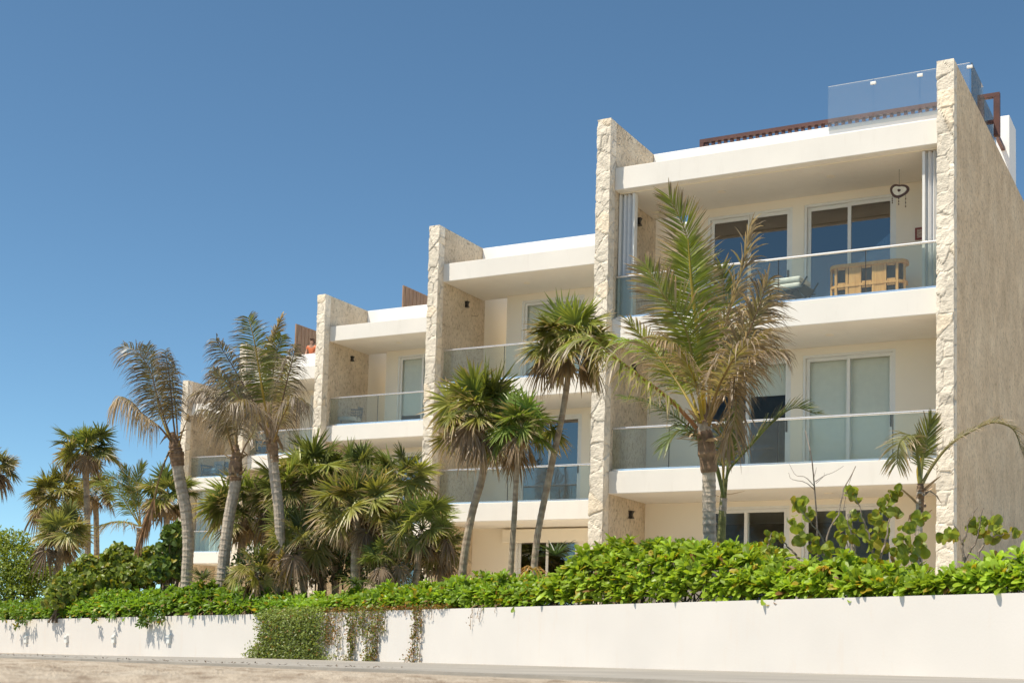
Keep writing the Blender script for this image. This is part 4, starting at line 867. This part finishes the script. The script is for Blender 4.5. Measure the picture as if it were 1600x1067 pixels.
# hedge of fleshy leaved shrubs along the wall
HT = [(-160, 940), (0, 938), (60, 934), (110, 926), (200, 922), (260, 910), (330, 922), (440, 930), (500, 921), (560, 906), (600, 912), (640, 914), (700, 899), (745, 894), (790, 903), (820, 908), (840, 884), (870, 858), (910, 852), (950, 850), (1000, 848), (1050, 846), (1090, 850), (1125, 862), (1180, 872), (1240, 876), (1300, 872), (1380, 880), (1440, 884), (1480, 866), (1540, 858), (1600, 862), (1750, 860)]
hx = np.array([h[0] for h in HT]); hy = np.array([h[1] for h in HT])
def rosettes(mb, O, Nrm, size, nleaf, green, yellow=.03, r=rng):
    n = len(O); Nrm = unit(Nrm)
    ref = np.where(np.abs(Nrm[:, 2:3]) > .8, np.array([[1., 0, 0]]), np.array([[0, 0, 1.]])); A = unit(np.cross(Nrm, ref)); Bv = np.cross(Nrm, A)
    ph = np.arange(nleaf)*2.39996; lvl = np.linspace(.15, 1.3, nleaf)
    OO, DD, NN, LL, CC = [], [], [], [], []
    rot = r.uniform(0, 6.28, n)
    for q in range(nleaf):
        a = ph[q]+rot+r.normal(0, .2, n); el = lvl[q]+r.normal(0, .15, n)
        rad = A*np.cos(a)[:, None]+Bv*np.sin(a)[:, None]
        d = Nrm*np.cos(el)[:, None]+rad*np.sin(el)[:, None]
        OO.append(O+Nrm*(size[:, None]*.15)); DD.append(d); NN.append(Nrm*np.sin(el)[:, None]-rad*np.cos(el)[:, None]); LL.append(size*r.uniform(.75, 1.1, n)*(.6+.4*np.clip(lvl[q]/.8, 0, 1)))
        c = green*(1+r.normal(0, .2, (n, 1))); y = r.random(n) < yellow*(.3+lvl[q]); c = np.where(y[:, None], np.array([[.42, .33, .03]])*r.uniform(.7, 1.1, (n, 1)), c)
        dd_ = (r.random(n) < .012)[:, None]; c = np.where(dd_, np.array([[.22, .12, .05]]), c)
        c = c*np.interp(lvl[q], [.15, .6, 1.3], [1.2, 1.05, .9]); CC.append(c)
    O2 = np.concatenate(OO); L2 = np.concatenate(LL); C2 = np.concatenate(CC)
    leaves(mb, O2, np.concatenate(DD), np.concatenate(NN), L2, L2*.35*r.uniform(.8, 1.2, len(O2)), [0, .3, .68, .92, 1], [.18, .6, 1, .72, .25], .1, r.normal(-.18, .12, len(O2)), C2, C2*1.06, .5, fold=.12)

def hedge(name, label, x0, x1, dens, thick, leafsz, green, seed, over=.05):
    r = np.random.default_rng(seed); P0, P1 = wall_at(x0)[0], wall_at(x1)[0]; ln = np.linalg.norm((P1-P0)[:2]); t = thing(name, label, 'hedge', (P0+P1)/2+np.array([0, 0, WH])); B = np.array(t.location)
    n = int(ln*dens); u = r.random(n); v = r.random(n)**1.15*1.75
    P = P0+(P1-P0)*u[:, None]
    px = np.array([(RR @ p) for p in P]); pxx = CX+FPX*px[:, 0]/px[:, 2]
    nr = np.where((pxx > 402)[:, None], NR, NL)
    zt = np.empty(n)
    yy = np.interp(pxx, hx, hy)+grid_noise(np.c_[P[:, 0]*1.1, P[:, 1]*1.1, P[:, 0]*0], seed)*0
    for i in range(n):
        d = px[i, 2]+.75; zt[i] = (ray(pxx[i], yy[i])*d)[2]
    wt = P[:, 2]+WH; Hh = np.maximum(zt-wt-.05-leafsz*.85, .10)
    q = np.where(v < 1, over*-1+(.62+over)*v**1.4, .62+(v-1)*thick); z = wt+np.where(v < 1, Hh*np.sin(v*np.pi/2)**.8, Hh)
    bump = grid_noise(np.c_[P[:, 0]*2.2, P[:, 1]*2.2, z*2.2], seed+1)*.10
    z = z+np.where(v > .4, bump*1.2, bump*.3)+(r.random(n) < .12)*(v > .6)*r.uniform(.03, .16, n); q = q+bump*.8*(v < 1)-(r.random(n) < .35)*r.uniform(-.25, 0, n)*(v < 1)
    z = np.maximum(z, wt+.03); q = np.maximum(q, .17+.05*r.random(n))
    O = P+nr*q[:, None]; O[:, 2] = z
    Nrm = -nr*np.where(v < 1, .6*np.cos(v*np.pi/2)*np.clip(v*4, .25, 1)+.12, .05)[:, None]+UP*np.where(v < 1, .75+.45*v, 1.1)[:, None]+r.normal(0, .33, (n, 3))+np.array(RT)*0
    g = np.array(green)[None]*(1+grid_noise(np.c_[P[:, 0]*.8, P[:, 1]*.8, z*1.5], seed+2)[:, None]*.22)
    mb = MB(); rosettes(mb, O-B, Nrm, leafsz*r.uniform(.6, 1.3, n), 10, g, .045, r); mb.build('foliage', M['gloss'], t)
    mb = MB()
    for i in range(0, n, 6):
        foot = P[i]+nr[i]*(.45+r.uniform(-.15, .35))-B; foot[2] = WH+P[i][2]-.12-B[2]
        a = O[i]-B; mb.tube([foot, foot*.45+a*.55+r.normal(0, .04, 3), a], [.012, .009, .006], (.13, .10, .06), 4, False)
    mb.build('stem', M['twig'], t)
hedge('hedge', 'tall bright green fleshy leaved hedge on wall in front of right bay', 826, 1720, 225, .95, .195, (.25, .36, .032), 50, over=-.10)
hedge('hedge', 'lower bright green hedge on wall in front of palm cluster', 440, 826, 230, 1.2, .175, (.215, .335, .03), 51, over=-.10)
hedge('hedge', 'trailing dark green hedge spilling over the left part of the garden wall', -150, 440, 200, 1.3, .165, (.165, .28, .03), 52, over=-.10)
# sprays hanging over the wall edge
t = thing('trailing_shrub', 'leafy shoots hanging over the left wall edge casting long shadows', 'shrub', wall_at(250)[0]+np.array([0, 0, WH])); B = np.array(t.location); mb = MB(); r = np.random.default_rng(5); O = []
for px, nn_, ln in ((12, 3, .1), (38, 14, .28), (52, 6, .15), (152, 4, .12), (232, 16, .28), (240, 10, .2), (262, 8, .2), (180, 3, .1)):
    P, d, nrm = wall_at(px)
    for q in range(nn_): O.append(P-nrm*(.05+r.uniform(0, .12))+d*r.normal(0, .12)+np.array([0, 0, WH+.06-ln*r.random()]))
O = np.array(O); Nn = -NL[None]*.8+r.normal(0, .4, (len(O), 3))+UP*.1
rosettes(mb, O-B, Nn, .12*r.uniform(.8, 1.2, len(O)), 8, np.repeat(np.array([[.085, .16, .022]]), len(O), 0), .08, r); mb.build('foliage', M['gloss'], t)

# creepers hanging on the wall face
def creeper(label, strands, seed, dens=60, leafsz=.035, green=(.095, .135, .025), brown=.15, spread=.02):
    """strands: (photo x, top fraction, bottom fraction of the wall height, half width in metres)"""
    r = np.random.default_rng(seed); P0 = wall_at(strands[len(strands)//2][0])[0]; t = thing('creeper', label, 'climbing plant', P0+np.array([0, 0, WH])); B = np.array(t.location); mb = MB(); vb = MB(); O, Cc = [], []
    for px, ta, tb, hw_ in strands:
        P, d, nrm = wall_at(px); n = int(dens*(tb-ta)*max(.5, hw_/.08)); z = np.linspace(WH*(1-ta)+.03, WH*(1-tb), 10); wob = np.cumsum(r.normal(0, .012, 10))
        line = P[None]+d[None]*wob[:, None]-nrm[None]*(.02+.02*r.random((10, 1))); line[:, 2] = P[2]+z
        line[0] += nrm*.1
        vb.tube(line-B, .0045, np.array([.34, .23, .13])*r.uniform(.7, 1.3), 4, False)
        u = r.random(n)*9; i = np.clip(u.astype(int), 0, 8); w_ = (u-i)[:, None]; L = line[i]*(1-w_)+line[i+1]*w_
        L = L+d*r.normal(0, hw_, (n, 1))-nrm*np.abs(r.normal(0, spread+hw_*.35, (n, 1)))+UP*r.normal(0, .03, (n, 1)); L[:, 2] = np.maximum(L[:, 2], P[2]+.015); O.append(L)
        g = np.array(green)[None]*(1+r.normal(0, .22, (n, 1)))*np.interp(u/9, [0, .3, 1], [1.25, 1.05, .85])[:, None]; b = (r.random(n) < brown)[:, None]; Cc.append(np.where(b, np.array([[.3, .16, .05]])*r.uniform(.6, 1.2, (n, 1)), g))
    O = np.concatenate(O)-B; Cc = np.concatenate(Cc); n = len(O)
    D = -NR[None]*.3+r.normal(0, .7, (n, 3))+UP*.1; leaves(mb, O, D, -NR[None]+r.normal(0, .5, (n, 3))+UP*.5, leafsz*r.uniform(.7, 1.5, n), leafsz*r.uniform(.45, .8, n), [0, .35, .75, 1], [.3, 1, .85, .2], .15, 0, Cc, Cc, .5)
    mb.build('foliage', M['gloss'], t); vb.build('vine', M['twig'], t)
r = np.random.default_rng(8)
big = [(px, -.06, 1.0, .09) for px in np.arange(412, 492, 2.4)]+[(px, -.05, r.uniform(.85, 1.0), .05) for px in np.arange(492, 512, 2.6)]+[(px, .72, 1.02, .07) for px in np.arange(398, 414, 3)]+[(px, .9, 1.02, .06) for px in np.arange(390, 400, 3)]+[(px, .9, 1.01, .08) for px in np.arange(470, 530, 5)]
creeper('dense green creeper curtain covering the garden wall below the cluster', big, 60, 190, .0425, (.20, .255, .06), .04, .05)
creeper('thin browning creeper strands right beside the dense curtain', [(px, -.05, r.uniform(.6, 1.0), .03) for px in (510, 513, 516, 519, 523, 526, 531, 533)], 61, 170, .035, (.17, .18, .045), .45)
creeper('half bare creeper with two green tails on the wall', [(px, -.06, f, .035) for px, f in ((546, .7), (549, .95), (553, 1.), (556, .9), (559, .6), (563, .4), (567, .5), (572, .55), (577, .9), (581, 1.), (585, 1.), (589, 1.), (593, .95), (597, .5), (602, .45))]+[(px, .9, 1.01, .06) for px in (543, 548, 575, 582)], 62, 260, .04, (.165, .19, .04), .25, .03)
creeper('single narrow creeper strand hanging alone on the wall', [(px, -.04, f, .02) for px, f in ((650, .9), (653, 1.), (656, .98), (660, .5), (648, .5))]+[(636, .92, 1.01, .05), (642, .85, .98, .04)], 63, 220, .036, (.17, .18, .045), .42)
creeper('short dangling vine tips below the hedge edge', [(px, -.02, f, .008) for px, f in ((737, .38), (740, .18), (748, .2), (750, .25), (773, .1), (669, .14), (675, .2), (635, .12))], 64, 40, .025, (.12, .10, .05), .7)
# low fringe of reddish creepers along the wall top
t = thing('trailing_plant', 'low reddish trailing plant along the wall top above the creepers', 'plant', wall_at(560)[0]+np.array([0, 0, WH])); B = np.array(t.location); mb = MB(); r = np.random.default_rng(9); n = 2600
px = r.uniform(500, 700, n); O = np.array([wall_at(x)[0] for x in px])+NR[None]*r.uniform(-.06, .25, (n, 1))+UP*(WH+np.abs(r.normal(0, .035, (n, 1)))); c = np.where((r.random(n) < .45)[:, None], np.array([[.30, .13, .03]]), np.array([[.13, .15, .03]]))*r.uniform(.7, 1.2, (n, 1))
leaves(mb, O-B, r.normal(0, .6, (n, 3))+UP*.4-NR*.3, UP+r.normal(0, .6, (n, 3)), .04*r.uniform(.7, 1.4, n), .022, [0, .4, .8, 1], [.3, 1, .8, .2], .1, 0, c); mb.build('foliage', M['gloss'], t)

# round leaved sea grapes
def grape_leaves(mb, O, r, size, green, face=None, brown=.3):
    n = len(O); out = (face if face is not None else CAMN)+r.normal(0, .55, (n, 3)); D = unit(np.cross(out, r.normal(0, 1, (n, 3)))); D[:, 2] = -np.abs(D[:, 2])*.8+.1
    g = green*(1+r.normal(0, .16, (n, 1))); edge = np.where((r.random(n) < brown)[:, None], np.array([[.30, .12, .03]])*r.uniform(.6, 1.2, (n, 1)), g*np.array([1.35, 1.1, .8])); yel = (r.random(n) < .07)[:, None]; g = np.where(yel, np.array([[.34, .30, .04]]), g)
    S = size*r.uniform(.75, 1.2, n); leaves(mb, O-unit(D)*S[:, None]*.5, D, out, S, S*1.02, [0, .1, .3, .55, .8, .95, 1], [.12, .58, .93, 1, .8, .42, .12], .1, r.normal(-.25, .12, n), g, edge, .92, fold=.16)
ZC = np.array([(215, 340), (245, 255), (285, 260), (310, 315), (265, 400), (245, 460), (320, 450), (350, 480), (365, 520), (410, 510), (440, 535), (500, 340), (480, 345), (505, 430), (545, 375), (525, 465), (600, 330), (595, 190), (565, 185), (815, 180), (835, 165), (780, 270), (740, 330), (760, 300), (815, 310), (700, 330), (690, 410), (640, 460), (620, 420), (720, 440), (780, 380), (770, 430), (720, 470), (690, 520), (770, 530), (900, 390), (960, 340), (985, 325), (880, 450), (985, 470), (940, 540), (860, 500), (1000, 540), (870, 540), (930, 400), (1150, 440), (1190, 450), (1120, 460), (1290, 390), (1320, 400), (1370, 430), (1415, 355), (1440, 390), (1420, 440), (1480, 430), (1540, 425), (1350, 360), (95, 440), (70, 480), (145, 440), (155, 530), (90, 520), (60, 560), (110, 575)])/3.81+np.array([1180, 720])
def grape(label, sel, stems, D, seed, leafsz=.112, per=5, rad=.048):
    r = np.random.default_rng(seed); B = dep(stems[0][0][0], stems[0][0][1], D); t = thing('sea_grape', label, 'shrub', B); mb = MB(); vb = MB(); O = []
    for x, y in sel:
        c = dep(x, y, D+r.uniform(-.3, .3)); O.append(c+r.normal(0, 1, (per, 3))*rad*np.array([1, 1, .85]))
    O = np.concatenate(O)-B; grape_leaves(mb, O, r, leafsz, np.array([[.24, .30, .045]]), brown=.42); mb.build('foliage', M['gloss'], t)
    for s in stems:
        P = spline([dep(x, y, D) for x, y in s], 14)-B; P[1:-1] += r.normal(0, .01, (12, 3)); vb.tube(P, np.linspace(.017, .006, 14), np.array([.25, .2, .16])*r.uniform(.8, 1.3), 5, False); vb.build('stem', M['twig'], t); vb = MB()
grape('round leaved sea grape rising before the right ground floor doors', [p for p in ZC if 1222 < p[0] < 1400], [[(1288, 890), (1288, 850), (1262, 810), (1250, 795)], [(1288, 890), (1290, 845), (1310, 800), (1318, 765), (1337, 728)], [(1330, 892), (1331, 840), (1326, 805), (1330, 800)], [(1371, 885), (1385, 840), (1392, 800), (1394, 772)], [(1370, 885), (1362, 850), (1345, 800), (1337, 775)], [(1310, 880), (1312, 850)]], 17.6, 70)
grape('round leaved sea grape against the foot of the rightmost stone wall', [p for p in ZC if p[0] > 1400], [[(1440, 885), (1432, 855), (1430, 830)], [(1505, 880), (1503, 845), (1490, 820)], [(1505, 880), (1525, 845), (1530, 815), (1537, 793)], [(1520, 880), (1550, 838), (1585, 832)], [(1505, 870), (1508, 830), (1528, 792)]], 16.6, 71)
grape('small sparse sea grape in front of the dark glass door', [p for p in ZC if p[0] < 1222], [[(1250, 872), (1228, 850), (1215, 838)], [(1199, 890), (1200, 850), (1206, 832)]], 18.2, 72, .085, 5, .04)
# bare twigs
t = thing('bare_shrub', 'leafless grey twigs standing before the middle balcony slab', 'shrub', dep(1278, 880, 18.0)); B = np.array(t.location); mb = MB()
for s, r0 in (([(1278, 880), (1276, 810), (1272, 755), (1268, 715), (1258, 672)], .014), ([(1273, 760), (1262, 748), (1240, 738), (1233, 724)], .006), ([(1273, 765), (1255, 752), (1242, 750), (1232, 738)], .006), ([(1274, 752), (1290, 742), (1312, 732), (1318, 728)], .006), ([(1272, 745), (1276, 730)], .005), ([(1275, 755), (1286, 745), (1288, 738)], .004), ([(1330, 880), (1318, 800), (1330, 745), (1337, 728)], .007)):
    mb.tube(spline([dep(x, y, 18.0+.25*math.sin(x)) for x, y in s], 10)-B, np.linspace(r0, r0*.4, 10), (.22, .18, .15), 5, False)
mb.build('branch', M['twig'], t)
# dead stump among the sea grapes
t = thing('dead_stump', 'bleached dead palm stem standing among the sea grapes', 'stump', dep(1333, 892, 17.9)); B = np.array(t.location); mb = MB()
mb.tube(spline([dep(1333, 892, 17.9), dep(1333, 850, 17.9), dep(1329, 815, 17.9), dep(1326, 802, 17.9)], 14)-B, np.linspace(.045, .02, 14)*(1+rng.normal(0, .1, 14)), (.38, .33, .28), 7); mb.build('stem', M['trunk'], t)

# yellow leaved tuft and dry orange tuft
def tuft(name, label, px, py, D, n, L, W, cA, cB, seed, up=.6, droop=.5):
    r = np.random.default_rng(seed); B = dep(px, py, D); t = thing(name, label, 'plant', B); a = r.uniform(0, 6.28, n); d = np.stack([np.cos(a), np.sin(a), np.abs(r.normal(up, .35, n))], -1); mb = MB()
    leaves(mb, np.zeros((n, 3)), d, UP+r.normal(0, .2, (n, 3)), L*r.uniform(.6, 1.1, n), W, [0, .25, .55, .85, 1], [.4, 1, .95, .5, .05], droop, 0, np.array(cA)*(1+r.normal(0, .2, (n, 1))), np.array(cB)*(1+r.normal(0, .2, (n, 1))), .6, fold=.15); mb.build('leaf', M['leaf'], t)
tuft('bromeliad', 'yellow leaved rosette plant poking out of the right hedge', 1292, 893, 16.4, 26, .26, .045, (.42, .33, .03), (.45, .28, .04), 80)
tuft('dry_fern', 'dry orange fronds at the left end of the tall hedge', 832, 890, 20.9, 20, .42, .028, (.34, .24, .08), (.40, .19, .08), 81, .45, .6)
tuft('yucca', 'spiky dark green plant rising behind the hedge by the ground floor opening', 868, 868, 22.0, 46, .5, .03, (.05, .09, .03), (.07, .10, .04), 82, .7, .2)
tuft('yucca', 'spiky green plant between the cluster and the hedge', 555, 912, 25.6, 40, .6, .035, (.07, .11, .035), (.12, .13, .05), 83, .45, .35)
tuft('yucca', 'spiky grey green plant at the foot of the leaning coconut trunk', 318, 905, 29.5, 46, .75, .035, (.09, .12, .05), (.16, .16, .08), 84, .6, .3)

# leafy shrubs
def shrub(name, label, blobs, D, seed, nleaf, leafsz, green, round_=False, stems=8, dark=.2):
    """blobs: (photo x, photo y, radius m, depth shift)"""
    r = np.random.default_rng(seed); B = dep(blobs[0][0], blobs[0][1], D); B[2] = .35; t = thing(name, label, 'shrub', B); mb = MB(); vb = MB(); O, Nn, Cc = [], [], []
    wgt = np.array([b[2]**2 for b in blobs]); wgt = wgt/wgt.sum()
    for (x, y, R, dz), w_ in zip(blobs, wgt):
        c = dep(x, y, D+dz); n = int(nleaf*w_); d = unit(r.normal(0, 1, (n, 3))); d[:, 2] = np.where(d[:, 2] < -.4, -d[:, 2], d[:, 2])
        lump = 1+.28*grid_noise(d*2.2+R*7, seed)+.12*grid_noise(d*6+R*3, seed+1); O.append(c+d*R*(lump*r.uniform(.62, 1.03, n)**.6)[:, None]); Nn.append(d)
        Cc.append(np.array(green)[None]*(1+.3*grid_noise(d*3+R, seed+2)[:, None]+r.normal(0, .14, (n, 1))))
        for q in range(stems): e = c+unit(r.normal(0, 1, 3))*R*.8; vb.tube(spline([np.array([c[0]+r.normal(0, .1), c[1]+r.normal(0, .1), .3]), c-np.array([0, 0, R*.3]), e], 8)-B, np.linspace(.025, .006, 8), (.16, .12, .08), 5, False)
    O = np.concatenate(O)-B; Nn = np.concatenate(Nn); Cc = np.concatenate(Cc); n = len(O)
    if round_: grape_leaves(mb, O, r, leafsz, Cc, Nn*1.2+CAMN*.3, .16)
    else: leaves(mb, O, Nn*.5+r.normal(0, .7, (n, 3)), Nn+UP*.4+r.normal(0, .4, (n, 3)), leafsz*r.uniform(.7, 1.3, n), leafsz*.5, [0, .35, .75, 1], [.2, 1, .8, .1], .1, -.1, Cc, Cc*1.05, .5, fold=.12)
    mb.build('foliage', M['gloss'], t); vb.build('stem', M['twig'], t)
shrub('bush', 'small leaved yellow green bush at the left edge behind the hedge', [(20, 890, 1.0, 0), (-20, 885, 1.2, .3), (45, 905, .7, -.3), (10, 920, .9, -.5), (55, 925, .5, -.4), (-15, 938, .6, -.9), (30, 940, .5, -.9), (80, 915, .6, -.3)], 38, 90, 10000, .095, (.22, .285, .04))
shrub('sea_grape', 'dense round leaved sea grape mound below the far left palms', [(190, 894, 0.60, 0), (140, 909, 0.56, .2), (235, 889, 0.52, .3), (165, 916, 0.48, -.4), (215, 909, 0.48, -.4), (105, 922, 0.44, -.2), (90, 939, 0.36, -.8), (130, 929, 0.40, -.6), (255, 899, 0.36, 0)], 34, 91, 4200, .135, (.19, .25, .042), True)
shrub('sea_grape', 'upright round leaved sea grape beside the bent coconut trunk', [(272, 845, .33, 0), (268, 870, .4, .1), (262, 893, .5, 0), (278, 830, .22, 0)], 33.4, 92, 1500, .14, (.12, .19, .04), True)
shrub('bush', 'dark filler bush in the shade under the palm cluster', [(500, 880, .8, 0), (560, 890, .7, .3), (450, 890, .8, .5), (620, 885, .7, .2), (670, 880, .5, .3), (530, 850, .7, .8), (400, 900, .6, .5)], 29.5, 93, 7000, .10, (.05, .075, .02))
# fence rail glimpsed at the far left
P0, P1 = dep(-30, 938, 36.9), dep(42, 936, 36.9)
t = thing('fence', 'grey metal fence rail glimpsed at the left edge', 'fence', (P0[0], P0[1], .3)); B = np.array(t.location)
MB().tube(np.array([P0, P1])-B, .022, k=8).build('rail', plain('grey_rail', (.2, .19, .17), .5), t)
for f in (.05, .4, .75): MB().tube([P0*(1-f)+P1*f-B, np.array([*(P0*(1-f)+P1*f)[:2], .3])-B], .035, k=8).build('post', M['black'], t)
# dried seaweed and fallen leaves on the path
mb = MB(); r = np.random.default_rng(3); n = 620
s = r.random(n); px = np.where(r.random(n) < .5, r.normal(195, 28, n), r.uniform(20, 1400, n)); O = []
for x in px:
    P, d, nrm = wall_at(x); q = P-nrm*(6.7+r.normal(0, .25)); q[2] = float(ground_z(q[0], q[1]))+.02; O.append(q)
n = len(O); leaves(mb, np.array(O), r.normal(0, 1, (n, 3))*np.array([1, 1, .12]), UP+r.normal(0, .2, (n, 3)), .04*r.uniform(.5, 1.4, n), .015, [0, .5, 1], [.4, 1, .3], -.2, 0, np.array([.09, .06, .035])*(1+r.normal(0, .3, (n, 1))))
kind(mb.build('seaweed_litter', M['twig']), 'stuff')
